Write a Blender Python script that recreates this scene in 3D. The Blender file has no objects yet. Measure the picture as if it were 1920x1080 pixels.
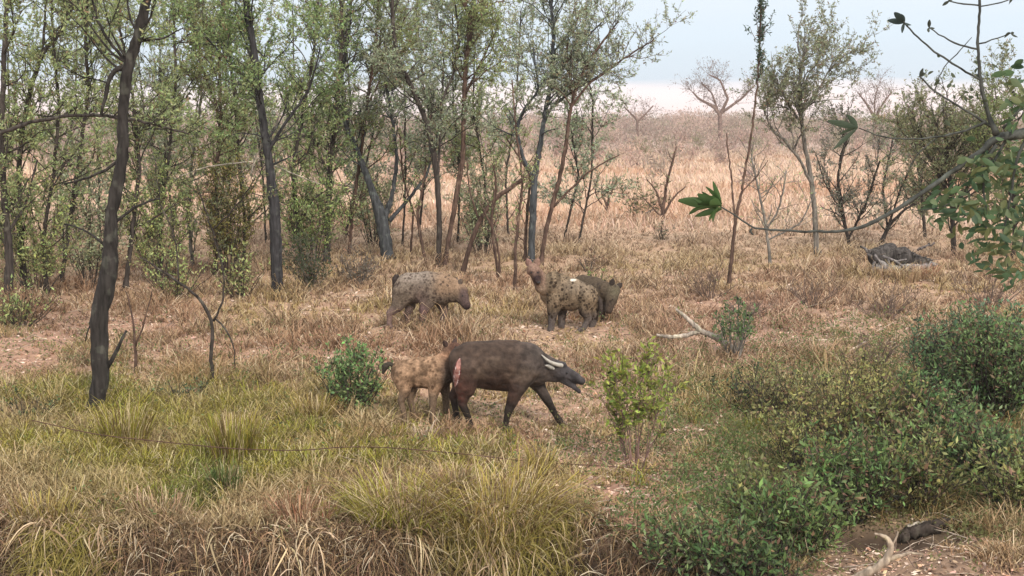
import bpy, bmesh, math, random
import numpy as np
from mathutils import Vector, Matrix

# ---------------------------------------------------------------- camera, sky, sun, exposure
scene = bpy.context.scene
COL = scene.collection
F = 2638.0                      # focal length in pixels of the 1920 px wide photograph
PITCH = math.atan(315 / F)      # looking slightly down
CAMZ = 4.0
HAZE = 0.0005
cam_d = bpy.data.cameras.new('camera')
cam_d.sensor_width = 36.0
cam_d.lens = 36.0 * F / 1920
cam_d.clip_start = 0.1
cam_d.clip_end = 20000
cam = bpy.data.objects.new('camera', cam_d)
cam.location = (0, 0, CAMZ)
cam.rotation_euler = (math.pi / 2 - PITCH, 0, 0)
COL.objects.link(cam)
scene.camera = cam

SUN_EL, SUN_ROT = math.radians(38), math.radians(205)
world = bpy.data.worlds.new("World")
scene.world = world
world.use_nodes = True
nt = world.node_tree
nt.nodes.clear()
N = nt.nodes.new
Lk = nt.links.new
out = N('ShaderNodeOutputWorld')
sky = N('ShaderNodeTexSky')
sky.sky_type = 'NISHITA'
sky.sun_disc = False
sky.sun_elevation = SUN_EL
sky.sun_rotation = SUN_ROT
bg1 = N('ShaderNodeBackground')
bg1.inputs['Strength'].default_value = 0.09
Lk(sky.outputs[0], bg1.inputs['Color'])
tc = N('ShaderNodeTexCoord')
sep = N('ShaderNodeSeparateXYZ')
Lk(tc.outputs['Generated'], sep.inputs[0])
mp = N('ShaderNodeMapping')
mp.inputs['Scale'].default_value = (5, 5, 60)
Lk(tc.outputs['Generated'], mp.inputs[0])
nz = N('ShaderNodeTexNoise')
nz.inputs['Scale'].default_value = 1.0
nz.inputs['Detail'].default_value = 5
Lk(mp.outputs[0], nz.inputs[0])
ma = N('ShaderNodeMath'); ma.operation = 'MULTIPLY_ADD'
ma.inputs[1].default_value = 0.020
Lk(nz.outputs[0], ma.inputs[0])
Lk(sep.outputs[2], ma.inputs[2])
ramp = N('ShaderNodeValToRGB')
el = ramp.color_ramp.elements
el[0].position = 0.0
el[0].color = (1.0, 0.80, 0.76, 1)
el[1].position = 1.0
el[1].color = (0.84, 0.82, 0.80, 1)
for p, c in ((0.018, (1.0, 0.83, 0.82, 1)), (0.029, (0.98, 0.87, 0.87, 1)), (0.038, (0.62, 0.70, 0.79, 1)),
             (0.07, (0.66, 0.75, 0.84, 1)), (0.12, (0.76, 0.80, 0.85, 1))):
    e = el.new(p); e.color = c
Lk(ma.outputs[0], ramp.inputs[0])
bg2 = N('ShaderNodeBackground')
bg2.inputs['Strength'].default_value = 1.0
zr = N('ShaderNodeMapRange')           # an overcast sky is brighter overhead than at the horizon
zr.inputs['From Min'].default_value = 0.12; zr.inputs['From Max'].default_value = 0.7
zr.inputs['To Min'].default_value = 1.0; zr.inputs['To Max'].default_value = 1.75
Lk(sep.outputs[2], zr.inputs[0]); Lk(zr.outputs[0], bg2.inputs['Strength'])
Lk(ramp.outputs[0], bg2.inputs['Color'])
mx = N('ShaderNodeMixShader')
mx.inputs[0].default_value = 0.92      # closed, thin cloud layer over the blue
Lk(bg1.outputs[0], mx.inputs[1]); Lk(bg2.outputs[0], mx.inputs[2])
Lk(mx.outputs[0], out.inputs[0])

sun_d = bpy.data.lights.new('sun', 'SUN')
sun_d.energy = 2.9
sun_d.angle = math.radians(7)
sun_d.color = (1.0, 0.88, 0.76)
sun = bpy.data.objects.new('sun', sun_d)
sun.rotation_euler = (math.pi / 2 - SUN_EL, 0, math.pi - SUN_ROT + math.radians(50))
COL.objects.link(sun)
scene.view_settings.view_transform = 'Standard'
scene.view_settings.look = 'None'
scene.view_settings.exposure = 0.30
scene.view_settings.gamma = 1.0
scene.cycles.max_bounces = 5
scene.cycles.diffuse_bounces = 3
scene.cycles.transmission_bounces = 3
scene.cycles.transparent_max_bounces = 6
scene.cycles.volume_bounces = 0

# ---------------------------------------------------------------- helpers
R = random.Random(7)
RN = np.random.default_rng(11)

def sstep(x, a, b):
    t = np.clip((np.asarray(x, float) - a) / (b - a), 0, 1)
    return t * t * (3 - 2 * t)

_T = np.random.default_rng(3).random((256, 256))
def vnoise(x, y, s=1.0, o=0):
    x = np.asarray(x, float) * s + 31.7 * o + 1000; y = np.asarray(y, float) * s + 17.3 * o + 1000
    xi = np.floor(x).astype(int); yi = np.floor(y).astype(int)
    fx = x - xi; fy = y - yi
    fx = fx * fx * (3 - 2 * fx); fy = fy * fy * (3 - 2 * fy)
    a = _T[xi % 256, yi % 256]; b = _T[(xi + 1) % 256, yi % 256]
    c = _T[xi % 256, (yi + 1) % 256]; d = _T[(xi + 1) % 256, (yi + 1) % 256]
    return (a * (1 - fx) + b * fx) * (1 - fy) + (c * (1 - fx) + d * fx) * fy

PY = [-50, 0, 6, 9.5, 12.3, 14, 17.6, 23.1, 31, 60, 100, 300, 1000, 9000]
PZ = [0.8, 0.4, 0.1, -0.1, -0.1, 0.0, 0.13, 0.58, 0.80, 0.97, 1.12, 1.0, 0.8, 0.0]
def LIP(x):
    x = np.asarray(x, float)
    return 13.5 + 0.7 * (vnoise(x, 0 * x, 1.1, 71) - .3) + 0.4 * (vnoise(x, 0 * x, 3.4, 72) - .5) - 0.45 * sstep(x, 0.9, 1.9)
def gz(x, y):
    x = np.asarray(x, float); y = np.asarray(y, float)
    z = np.interp(y, PY, PZ)
    lip = LIP(x)
    g = (1 - sstep(y, lip - 0.9, lip)) * sstep(y, 9.0, 11.0) * (1 - sstep(x, 0.9, 2.6))
    z = z - 0.6 * g
    # low hollow under the bush at the right
    z = z - 0.45 * np.exp(-(((x - 3.55) / 0.75) ** 2 + ((y - 13.6) / 0.38) ** 2))
    near = 1 - sstep(y, 60, 200)
    z = z + near * (0.10 * (vnoise(x, y, 0.55, 1) - 0.5) + 0.05 * (vnoise(x, y, 1.9, 2) - 0.5) + 0.03 * (vnoise(x, y, 5.0, 3) - 0.5))
    z = z + (1 - near) * 0.8 * (vnoise(x, y, 0.02, 4) - 0.5)
    return z

CP, SP = math.cos(PITCH), math.sin(PITCH)
def W(px, py, Y):
    """point at depth Y seen at this pixel of the photograph"""
    u = (px - 960) / F; v = -(py - 540) / F
    dx, dy, dz = u, CP + v * SP, -SP + v * CP
    t = Y / dy
    return np.array([dx * t, Y, CAMZ + dz * t])
def G(px, py):
    """ground point seen at this pixel"""
    u = (px - 960) / F; v = -(py - 540) / F
    d = np.array([u, CP + v * SP, -SP + v * CP])
    ys = np.concatenate([np.arange(11.0, 60, 0.05), np.arange(60, 1500, 2.0)])
    t = ys / d[1]
    x = d[0] * t; z = CAMZ + d[2] * t
    hit = np.where(z < gz(x, ys))[0]
    i = hit[0] if len(hit) else len(ys) - 1
    y = ys[i]
    return np.array([x[i], y, float(gz(x[i], y))])
def proj(x, y, z):
    zz = z - CAMZ
    fw = y * CP - zz * SP
    up = y * SP + zz * CP
    return 960 + F * x / fw, 540 - F * up / fw

def mat(name, base=(.5, .5, .5), rough=0.9, spec=0.15, attr=True, noise=0.0, nscale=20, trans=0.0, bump=0.0):
    m = bpy.data.materials.new(name)
    m.use_nodes = True
    n = m.node_tree.nodes; l = m.node_tree.links
    b = n['Principled BSDF']
    b.inputs['Roughness'].default_value = rough
    b.inputs['Specular IOR Level'].default_value = spec
    if attr:
        a = n.new('ShaderNodeAttribute'); a.attribute_name = 'col'
        src = a.outputs['Color']
    else:
        a = n.new('ShaderNodeRGB'); a.outputs[0].default_value = (*base, 1)
        src = a.outputs[0]
    if noise > 0 or bump > 0:
        tc = n.new('ShaderNodeTexCoord')
        nz = n.new('ShaderNodeTexNoise'); nz.inputs['Scale'].default_value = nscale
        nz.inputs['Detail'].default_value = 6
        l.new(tc.outputs['Object'], nz.inputs[0])
    if noise > 0:
        mr = n.new('ShaderNodeMapRange')
        mr.inputs['From Min'].default_value = 0.25; mr.inputs['From Max'].default_value = 0.75
        mr.inputs['To Min'].default_value = 1 - noise; mr.inputs['To Max'].default_value = 1 + noise
        l.new(nz.outputs[0], mr.inputs[0])
        vm = n.new('ShaderNodeVectorMath'); vm.operation = 'SCALE'
        l.new(src, vm.inputs[0]); l.new(mr.outputs[0], vm.inputs['Scale'])
        src = vm.outputs[0]
    l.new(src, b.inputs['Base Color'])
    if bump > 0:
        bp = n.new('ShaderNodeBump'); bp.inputs['Strength'].default_value = bump
        bp.inputs['Distance'].default_value = 0.02
        l.new(nz.outputs[0], bp.inputs['Height']); l.new(bp.outputs[0], b.inputs['Normal'])
    if trans > 0:
        tr = n.new('ShaderNodeBsdfTranslucent'); l.new(src, tr.inputs['Color'])
        ms = n.new('ShaderNodeMixShader'); ms.inputs[0].default_value = trans
        l.new(b.outputs[0], ms.inputs[1]); l.new(tr.outputs[0], ms.inputs[2])
        l.new(ms.outputs[0], n['Material Output'].inputs[0])
    return m

M_BARK = mat('bark', noise=0.75, nscale=9, bump=1.0)
def _bark():
    n = M_BARK.node_tree.nodes; l = M_BARK.node_tree.links
    nz = [a for a in n if a.type == 'TEX_NOISE'][0]; tc = [a for a in n if a.type == 'TEX_COORD'][0]
    mp = n.new('ShaderNodeMapping'); mp.inputs['Scale'].default_value = (2.2, 2.2, .45)
    l.new(tc.outputs['Object'], mp.inputs[0]); l.new(mp.outputs[0], nz.inputs[0])
    pr = n['Principled BSDF']; src = pr.inputs['Base Color'].links[0].from_socket
    n2 = n.new('ShaderNodeTexNoise'); n2.inputs['Scale'].default_value = 6.0; n2.inputs['Detail'].default_value = 3
    l.new(tc.outputs['Object'], n2.inputs[0])
    mr = n.new('ShaderNodeMapRange'); mr.inputs['From Min'].default_value = .56; mr.inputs['From Max'].default_value = .66; mr.inputs['To Max'].default_value = .55
    l.new(n2.outputs[0], mr.inputs[0])
    mx = n.new('ShaderNodeMix'); mx.data_type = 'RGBA'
    sc = n.new('ShaderNodeVectorMath'); sc.operation = 'MULTIPLY_ADD'; sc.inputs[1].default_value = (1.8, 1.9, 1.7); sc.inputs[2].default_value = (.03, .034, .028)
    l.new(src, sc.inputs[0]); l.new(mr.outputs[0], mx.inputs[0]); l.new(src, mx.inputs[6]); l.new(sc.outputs[0], mx.inputs[7]); l.new(mx.outputs[2], pr.inputs['Base Color'])
_bark()
M_LEAF = mat('leaf', rough=0.55, spec=0.3, trans=0.42)
M_GRASS = mat('grass_blade', rough=0.8, spec=0.15, trans=0.25)
M_LITTER = mat('leaf_litter', rough=0.9, spec=0.1)
M_HIDE = mat('buffalo_hide', rough=0.7, spec=0.14, noise=0.5, nscale=14, bump=1.0)
M_FUR = mat('hyena_fur', rough=0.95, spec=0.03, noise=0.45, nscale=35, bump=0.5)
M_HORN = mat('horn', base=(.34, .32, .28), rough=0.6, spec=0.2, attr=False, noise=0.25, nscale=30)
M_EYE = mat('eye', base=(.012, .01, .01), rough=0.15, spec=0.6, attr=False)
M_WIRE = mat('rusty_wire', base=(.09, .05, .04), rough=0.8, attr=False, noise=0.3, nscale=30)

class MB:
    """collects tubes and blades with a colour per vertex, and builds one mesh"""
    def __init__(s):
        s.v = []; s.c = []; s.q = []; s.t = []; s.n = 0
    def add(s, v, c, q=None, t=None):
        v = np.asarray(v, float).reshape(-1, 3)
        c = np.asarray(c, float)
        if c.ndim == 1: c = np.tile(c, (len(v), 1))
        s.v.append(v); s.c.append(c)
        if q is not None and len(q): s.q.append(np.asarray(q, int) + s.n)
        if t is not None and len(t): s.t.append(np.asarray(t, int) + s.n)
        s.n += len(v)
    def tube(s, P, r, k=5, col=(.1, .1, .1), cap=True):
        P = np.asarray(P, float); n = len(P)
        r = np.broadcast_to(np.asarray(r, float), (n,))
        T = np.gradient(P, axis=0)
        T /= np.linalg.norm(T, axis=1)[:, None] + 1e-9
        up = np.array([0.31, 0.93, 0.2]) if abs(T[:, 1]).mean() < 0.8 else np.array([1.0, 0, 0])
        A = np.cross(T, up); A /= np.linalg.norm(A, axis=1)[:, None] + 1e-9
        B = np.cross(T, A)
        an = np.linspace(0, 2 * math.pi, k, endpoint=False)
        V = P[:, None] + r[:, None, None] * (A[:, None] * np.cos(an)[None, :, None] + B[:, None] * np.sin(an)[None, :, None])
        V = V.reshape(-1, 3)
        i = np.arange(n - 1)[:, None] * k; j = np.arange(k)[None]; j2 = (j + 1) % k
        q = np.stack([i + j, i + j2, i + k + j2, i + k + j], -1).reshape(-1, 4)
        t = None
        if cap:
            V = np.vstack([V, P[0], P[-1]])
            jj = np.arange(k)
            t = np.vstack([np.stack([np.full(k, n * k), (jj + 1) % k, jj], -1),
                           np.stack([np.full(k, n * k + 1), (n - 1) * k + jj, (n - 1) * k + (jj + 1) % k], -1)])
        s.add(V, col, q, t)
    def leaves(s, P, D, L, Wd, col, fold=0.25, rng=RN):
        """P base points, D unit directions, L lengths, Wd widths, col (n,3)"""
        n = len(P)
        if n == 0: return
        P = np.asarray(P, float); D = np.asarray(D, float)
        D = D / (np.linalg.norm(D, axis=1)[:, None] + 1e-9)
        rnd = rng.normal(size=(n, 3))
        S = np.cross(D, rnd); S /= np.linalg.norm(S, axis=1)[:, None] + 1e-9
        U = np.cross(S, D)
        L = np.broadcast_to(L, (n,))[:, None]; Wd = np.broadcast_to(Wd, (n,))[:, None]
        mid = P + D * L * 0.45
        v = np.stack([P, mid + S * Wd / 2 + U * Wd * fold, P + D * L, mid - S * Wd / 2 + U * Wd * fold], 1)
        c = np.repeat(np.broadcast_to(col, (n, 3)), 4, axis=0)
        b = np.arange(n)[:, None] * 4
        t = np.vstack([b + np.array([0, 1, 2]), b + np.array([0, 2, 3])])
        s.add(v.reshape(-1, 3), c, None, t)
    def blades(s, P, H, lean, az, Wd, col, col2=None, droop=0.0):
        """grass blades: base points, heights, horizontal reach, azimuth, width"""
        n = len(P)
        if n == 0: return
        P = np.asarray(P, float)
        H = np.broadcast_to(H, (n,)); lean = np.broadcast_to(lean, (n,)); Wd = np.broadcast_to(Wd, (n,))
        droop = np.broadcast_to(droop, (n,))
        d = np.stack([np.cos(az), np.sin(az), 0 * az], -1)
        ta = az + RN.uniform(-1.2, 1.2, n) + math.pi / 2
        sd = np.stack([np.cos(ta), np.sin(ta), 0 * az], -1) * (Wd / 2)[:, None]
        z = np.array([0, 0, 1.0])
        m1 = P + d * (lean * 0.18)[:, None] + z * (H * 0.45)[:, None]
        m2 = P + d * (lean * 0.55)[:, None] + z * (H * (0.85 - 0.1 * droop))[:, None]
        tp = P + d * lean[:, None] + z * (H * (1 - droop))[:, None]
        v = np.stack([P - sd, P + sd, m1 + sd * 0.9, m1 - sd * 0.9, m2 + sd * 0.65, m2 - sd * 0.65, tp], 1)
        col = np.broadcast_to(col, (n, 3))
        if col2 is None: col2 = col
        col2 = np.broadcast_to(col2, (n, 3))
        c = np.stack([col2, col2, col, col, col, col, col], 1).reshape(-1, 3)
        b = np.arange(n)[:, None] * 7
        q = np.vstack([b + np.array([0, 1, 2, 3]), b + np.array([3, 2, 4, 5])])
        t = b + np.array([5, 4, 6])
        s.add(v.reshape(-1, 3), c, q, t)
    def arcs(s, P, az, run, rise, fall, wd, col, k=6):
        """long blades that rise, bend over and hang: one ribbon each"""
        n = len(P); t = np.linspace(0, 1, k)[None, :, None]
        az = az[:, None, None] + (RN.normal(size=n) * .9)[:, None, None] * t
        d = np.concatenate([np.cos(az), np.sin(az), 0 * az], -1)
        step = np.concatenate([0 * t[:, :1], np.diff(t, axis=1)], 1)
        H = np.cumsum(d * step * run[:, None, None], axis=1)
        C = P[:, None] + H
        tt = t[..., 0]
        C[..., 2] += rise[:, None] * 3.2 * tt * (1 - tt) + rise[:, None] * .3 * tt - fall[:, None] * tt ** 2.4
        sd = np.cross(d, RN.normal(size=(n, 1, 3)) * .5 + np.array([0, 0, 1])); sd /= np.linalg.norm(sd, axis=-1, keepdims=True) + 1e-9
        w = (wd[:, None] * (1 - tt ** 3 * .85))[..., None] / 2
        V = np.stack([C - sd * w, C + sd * w], 2).reshape(-1, 3)
        b = (np.arange(n)[:, None] * k + np.arange(k - 1)[None]).ravel() * 2
        s.add(V, np.repeat(col, 2 * k, axis=0), np.stack([b, b + 1, b + 3, b + 2], -1))
    def build(s, name, m, parent=None, loc=None, smooth=True):
        me = bpy.data.meshes.new(name)
        V = np.concatenate(s.v); C = np.concatenate(s.c)
        if loc is not None: V = V - np.asarray(loc)
        nq = sum(len(a) for a in s.q); ntr = sum(len(a) for a in s.t)
        li = []
        if nq: li.append(np.concatenate(s.q).ravel())
        if ntr: li.append(np.concatenate(s.t).ravel())
        li = np.concatenate(li)
        me.vertices.add(len(V)); me.vertices.foreach_set('co', V.ravel().astype(np.float32))
        me.loops.add(len(li)); me.loops.foreach_set('vertex_index', li.astype(np.int32))
        me.polygons.add(nq + ntr)
        st = np.concatenate([np.arange(nq) * 4, nq * 4 + np.arange(ntr) * 3]).astype(np.int32)
        me.polygons.foreach_set('loop_start', st)
        me.update(calc_edges=True)
        if smooth: me.polygons.foreach_set('use_smooth', np.ones(nq + ntr, bool))
        at = me.attributes.new('col', 'FLOAT_COLOR', 'POINT')
        C4 = np.hstack([np.clip(C, 0, 1), np.ones((len(C), 1))]).astype(np.float32)
        at.data.foreach_set('color', C4.ravel())
        me.materials.append(m)
        o = bpy.data.objects.new(name, me)
        COL.objects.link(o)
        if parent is not None: o.parent = parent
        return o

def tag(o, label=None, cat=None, group=None, kind=None):
    if label: o['label'] = label
    if cat: o['category'] = cat
    if group: o['group'] = group
    if kind: o['kind'] = kind
    return o
def empty(name, loc, label, cat, group=None):
    o = bpy.data.objects.new(name, None)
    o.location = loc
    o.empty_display_size = 0.2
    COL.objects.link(o)
    return tag(o, label, cat, group)

def jit(c, n, s=0.15, hue=0.06, rng=RN):
    c = np.asarray(c, float)
    b = 1 + rng.normal(size=(n, 1)) * s
    h = 1 + rng.normal(size=(n, 3)) * hue
    return np.clip(c * b * h, 0.005, 0.95)

# ---------------------------------------------------------------- ground
def axis(segs):
    o = []
    for a, b, st in segs:
        n = max(1, int(round((b - a) / st)))
        o += list(np.linspace(a, b, n, endpoint=False))
    return o + [segs[-1][1]]
ys = axis([(-30, 8, 2.0), (8, 11.5, 0.2), (11.5, 20, 0.05), (20, 34, 0.12), (34, 60, 0.6), (60, 200, 4), (200, 1000, 40), (1000, 3000, 400)])
xs = axis([(-2000, -400, 400), (-400, -60, 20), (-60, -12, 1.6), (-12, -6.5, 0.2), (-6.5, 6.5, 0.06), (6.5, 12, 0.2), (12, 60, 1.6), (60, 400, 20), (400, 2000, 400)])
XX, YY = np.meshgrid(xs, ys)
ZZ = gz(XX, YY)
gb = MB()
nx, ny = len(xs), len(ys)
ii = (np.arange(ny - 1)[:, None] * nx + np.arange(nx - 1)[None]).ravel()
PXG, PYG = proj(XX.ravel(), np.maximum(YY.ravel(), 1), ZZ.ravel())

def blob(px, py, cx, cy, rx, ry):
    return np.exp(-(((px - cx) / rx) ** 2 + ((py - cy) / ry) ** 2))
def soil_colour(x, y, px, py):
    n = len(x)
    c = np.tile(np.array([.345, .24, .165]), (n, 1))                     # straw covered soil
    def mixc(w, col):
        nonlocal c
        w = np.clip(w, 0, 1)[:, None]
        c = c * (1 - w) + np.array(col) * w
    n1 = vnoise(x, y, 0.8, 5); n2 = vnoise(x, y, 2.6, 6)
    mixc(sstep(n1 * 0.6 + n2 * 0.4, 0.45, 0.75) * 0.6, (.32, .20, .145))
    red = blob(px, py, 1130, 900, 190, 90) + 0.5 * blob(px, py, 330, 640, 330, 60) + 0.4 * blob(px, py, 60, 680, 160, 90) + .6 * blob(px, py, 1300, 960, 160, 60)
    mixc(blob(px, py, 1740, 1060, 330, 45), (.25, .165, .12))
    mixc(red, (.33, .195, .145))
    mixc(blob(px, py, 1480, 620, 300, 70) * .7, (.33, .21, .165))
    mixc(blob(px, py, 300, 850, 380, 110) * 0.7, (.26, .19, .08))
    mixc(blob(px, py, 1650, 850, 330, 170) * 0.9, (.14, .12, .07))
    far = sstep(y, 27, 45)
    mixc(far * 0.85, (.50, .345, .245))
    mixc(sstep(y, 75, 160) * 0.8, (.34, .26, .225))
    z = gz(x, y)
    mixc(sstep(z, -.06, -.25) * 0.95 * (y > 9) * (y < 15), (.05, .036, .027))  # shade painted into the soil: ditch and hollow darken with depth
    return c
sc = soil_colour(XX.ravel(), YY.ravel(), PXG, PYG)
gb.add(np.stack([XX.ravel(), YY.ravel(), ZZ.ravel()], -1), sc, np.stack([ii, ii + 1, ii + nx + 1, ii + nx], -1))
M_SOIL = mat('soil', rough=0.95, spec=0.08, noise=0.35, nscale=7, bump=0.8)
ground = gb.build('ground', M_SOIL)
tag(ground, kind='structure')

# ---------------------------------------------------------------- plants: growth
def grow(wood, lf, p, d, L, r, lvl, S):
    n = max(3, int(L / S['step']))
    pts = [p]; dirs = [d]
    cur = np.array(p, float); dd = np.array(d, float)
    w = S['wander']
    for i in range(n):
        dd = dd + RN.normal(size=3) * w + np.array([0, 0, S['up']]) * (1.0 / n)
        dd /= np.linalg.norm(dd) + 1e-9
        cur = cur + dd * (L / n)
        pts.append(cur.copy()); dirs.append(dd.copy())
    pts = np.array(pts); dirs = np.array(dirs)
    rr = np.linspace(r, max(r * 0.35, 0.0022), len(pts))
    wood.tube(pts, rr, 3 if lvl == 0 else 4, S['bark'] * (0.8 + 0.4 * RN.random()), cap=False)
    if lvl > 0:
        k = max(1, int(L * S['kids'] * (0.7 + 0.6 * RN.random())))
        for _ in range(k):
            f = RN.uniform(0.15, 0.98); j = min(int(f * n), n - 1)
            ax = RN.normal(size=3); ax -= ax.dot(dirs[j]) * dirs[j]; ax /= np.linalg.norm(ax) + 1e-9
            a = RN.uniform(0.4, 1.0)
            nd = dirs[j] * math.cos(a) + ax * math.sin(a)
            grow(wood, lf, pts[j], nd, L * RN.uniform(0.35, 0.65) * (1.1 - 0.4 * f), max(rr[j] * 0.55, 0.003), lvl - 1, S)
    if lvl <= 1 and S['ld'] > 0:
        k = int(L * S['ld'] * S['lm'] * (0.35 if lvl == 1 else 1) * (0.5 + RN.random()))
        if k > 0:
            j = RN.integers(max(0, n // 4), n + 1, k)
            P = pts[j] + RN.normal(size=(k, 3)) * 0.012
            D = dirs[j] * 0.5 + RN.normal(size=(k, 3)) * 0.7 + np.array([0, 0, S.get('lup', 0.1)])
            lf.append((P, D))

BARK_D = np.array([.045, .038, .034]); BARK_G = np.array([.15, .14, .125]); BARK_P = np.array([.42, .38, .32]); BARK_R = np.array([.085, .055, .043])
LEAF_O = (.31, .37, .17); LEAF_G = (.23, .31, .13); LEAF_GR = (.34, .39, .27); LEAF_DK = (.12, .19, .085); LEAF_YG = (.22, .265, .07); LEAF_BL = (.13, .23, .13)
LEAF_BR = (.24, .16, .10)
BASE = dict(step=0.11, wander=0.16, up=0.35, kids=5.0, ld=34, lm=2.4, ll=0.070, lw=0.026, leaf=LEAF_O, bark=BARK_D, rate=6.0, Lb=1.25, lvl=2, y0=430, spread=1.0, br=0.08)

def tree(name, label, cat, stems, Y=None, group=None, drift=None, hang=False, thin=0.70, crown_name='crown', trunk_name='trunk', **kw):
    """stems: lists of (px, py, width px[, depth]) ; the first point of the first stem is the foot"""
    S = dict(BASE); S.update(kw); S['bark'] = np.asarray(S['bark'])
    px, py = stems[0][0][:2]
    if Y is None:
        g = G(px, py); Y = g[1]
    g = W(px, py, Y); g[2] = float(gz(g[0], Y)) - 0.03
    zref = g[2]
    a = RN.uniform(-0.12, 0.12) if drift is None else drift
    wood = MB(); lf = []
    sc = F / Y
    for si, st in enumerate(stems):
        b = 0 if si == 0 else RN.uniform(-0.35, 0.35) * S['spread']
        raw = [W(q[0], q[1], Y) for q in st]
        z0 = raw[0][2]
        w0 = [q[2] for q in st]
        if si == 0 and not hang:
            raw[0] = g.copy(); z0 = g[2]
        P = []
        for q in raw:
            off = a * (q[2] - zref) + b * max(0, q[2] - z0)
            # keep the pixel: slide along the ray
            t = (Y + off) / Y
            P.append(np.array([q[0] * t, Y + off, CAMZ + (q[2] - CAMZ) * t]))
        P = np.array(P); r = np.array(w0) / 2 / sc * thin
        # smooth resample
        seg = np.concatenate([[0], np.cumsum(np.linalg.norm(np.diff(P, axis=0), axis=1))])
        m = max(4, int(seg[-1] / 0.09))
        u = np.linspace(0, seg[-1], m)
        Q = np.stack([np.interp(u, seg, P[:, i]) for i in range(3)], -1)
        for _ in range(2):
            Q[1:-1] = 0.25 * Q[:-2] + 0.5 * Q[1:-1] + 0.25 * Q[2:]
        Q[1:-1] += RN.normal(size=(m - 2, 3)) * 0.006
        rr = np.interp(u, seg, r) * (1 + RN.normal(size=m) * 0.05)
        if si == 0:
            rr = rr * (1 + 0.7 * np.exp(-u / 0.12))
        wood.tube(Q, np.maximum(rr, 0.004), 10 if rr.max() > 0.05 else 6, S['bark'])
        # side branches
        rate = S['rate']
        nb = int(seg[-1] * rate)
        T = np.gradient(Q, axis=0); T /= np.linalg.norm(T, axis=1)[:, None] + 1e-9
        for _ in range(nb):
            j = R.randrange(1, m)
            ppx, ppy = proj(*Q[j])
            if ppy > S['y0'] + RN.normal() * 25: continue
            az = RN.uniform(0, 2 * math.pi); e = RN.uniform(0.1, 1.1)
            d = np.array([math.cos(az) * math.cos(e), math.sin(az) * math.cos(e), math.sin(e)]) + T[j] * 0.35
            d /= np.linalg.norm(d)
            grow(wood, lf, Q[j], d, S['Lb'] * RN.uniform(0.45, 1.15), max(0.004, min(rr[j] * 0.45, 0.02)), S['lvl'], S)
    root = empty(name, g, label, cat, group)
    wood.build(trunk_name, M_BARK, root, g)
    if lf:
        lb = MB()
        P = np.concatenate([q[0] for q in lf]); D = np.concatenate([q[1] for q in lf]); n = len(P)
        col = jit(S['leaf'], n, 0.28, 0.07)
        br = RN.random(n) < S['br']
        col[br] = jit(LEAF_BR, int(br.sum()), 0.25)
        lb.leaves(P, D, S['ll'] * RN.uniform(0.45, 1.5, n), S['lw'] * RN.uniform(0.7, 1.3, n), col)
        lb.build(crown_name, M_LEAF, root, g)
    return root

def shrub(name, label, cat, px, py, w, h, S=None, group=None, stems=12, Y=None, **kw):
    """multi-stemmed bush: foot pixel, width and height in pixels of the photograph"""
    T = dict(BASE, lm=1.0, Lb=0.5, lvl=1, ld=60, kids=7, leaf=LEAF_G, up=0.5, br=0.05, lw=0.03, ll=0.06, fill=0); T.update(kw)
    T['bark'] = np.asarray(T['bark']); LV = 1.0 if T['lm'] > 1.5 else 1.25
    g = G(px, py) if Y is None else W(px, py, Y)
    g[2] = float(gz(g[0], g[1])) - 0.02
    sc = F / g[1]; hw = w / 2 / sc; hh = h / sc
    wood = MB(); lf = []
    for i in range(stems):
        az = RN.uniform(0, 2 * math.pi); sp = math.sqrt(RN.random())
        top = np.array([math.cos(az) * hw * sp, math.sin(az) * hw * sp * 0.8, hh * (1 - 0.45 * sp * sp) * RN.uniform(0.75, 1.0)])
        foot = np.array([math.cos(az), math.sin(az), 0]) * (0.04 + 0.12 * hw * sp)
        L = np.linalg.norm(top - foot)
        d0 = (top - foot) / L
        n = max(4, int(L / 0.1))
        u = np.linspace(0, 1, n + 1)[:, None]
        Q = g + foot * (1 - u) + top * u + np.array([0, 0, 1]) * 0
        Q[1:] += np.cumsum(RN.normal(size=(n, 3)) * 0.012, axis=0)
        rr = np.linspace(T.get('r', 0.010), 0.003, n + 1)
        wood.tube(Q, rr, 4, T['bark'], cap=False)
        for _ in range(max(2, int(L * T['rate']))):
            j = R.randrange(max(1, int(n * T.get('bare', 0.1))), n + 1)
            az = RN.uniform(0, 2 * math.pi); e = RN.uniform(-0.1, 1.1)
            d = np.array([math.cos(az) * math.cos(e), math.sin(az) * math.cos(e), math.sin(e)]) + d0 * 0.3
            grow(wood, lf, Q[j], d / np.linalg.norm(d), T['Lb'] * RN.uniform(0.4, 1.0), 0.004, T['lvl'], T)
    root = empty(name, g, label, cat, group)
    wood.build('stem', M_BARK, root, g)
    if lf:
        P = np.concatenate([q[0] for q in lf]); D = np.concatenate([q[1] for q in lf]); n = len(P)
        ok = P[:, 2] > gz(P[:, 0], P[:, 1]) + 0.01
        P = P[ok]; D = D[ok]; n = len(P)
        lb = MB()
        col = jit(np.array(T['leaf']) * (1.22, 1.17, 1.04), n, 0.38, 0.08)
        br = RN.random(n) < T['br']
        col[br] = jit(LEAF_BR, int(br.sum()), 0.25)
        lb.leaves(P, D, T['ll'] * RN.uniform(0.4, 1.7, n), T['lw'] * RN.uniform(0.7, 1.3, n), col)
        lb.build('foliage', M_LEAF, root, g)
    return root

exec_parts = []
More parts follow.
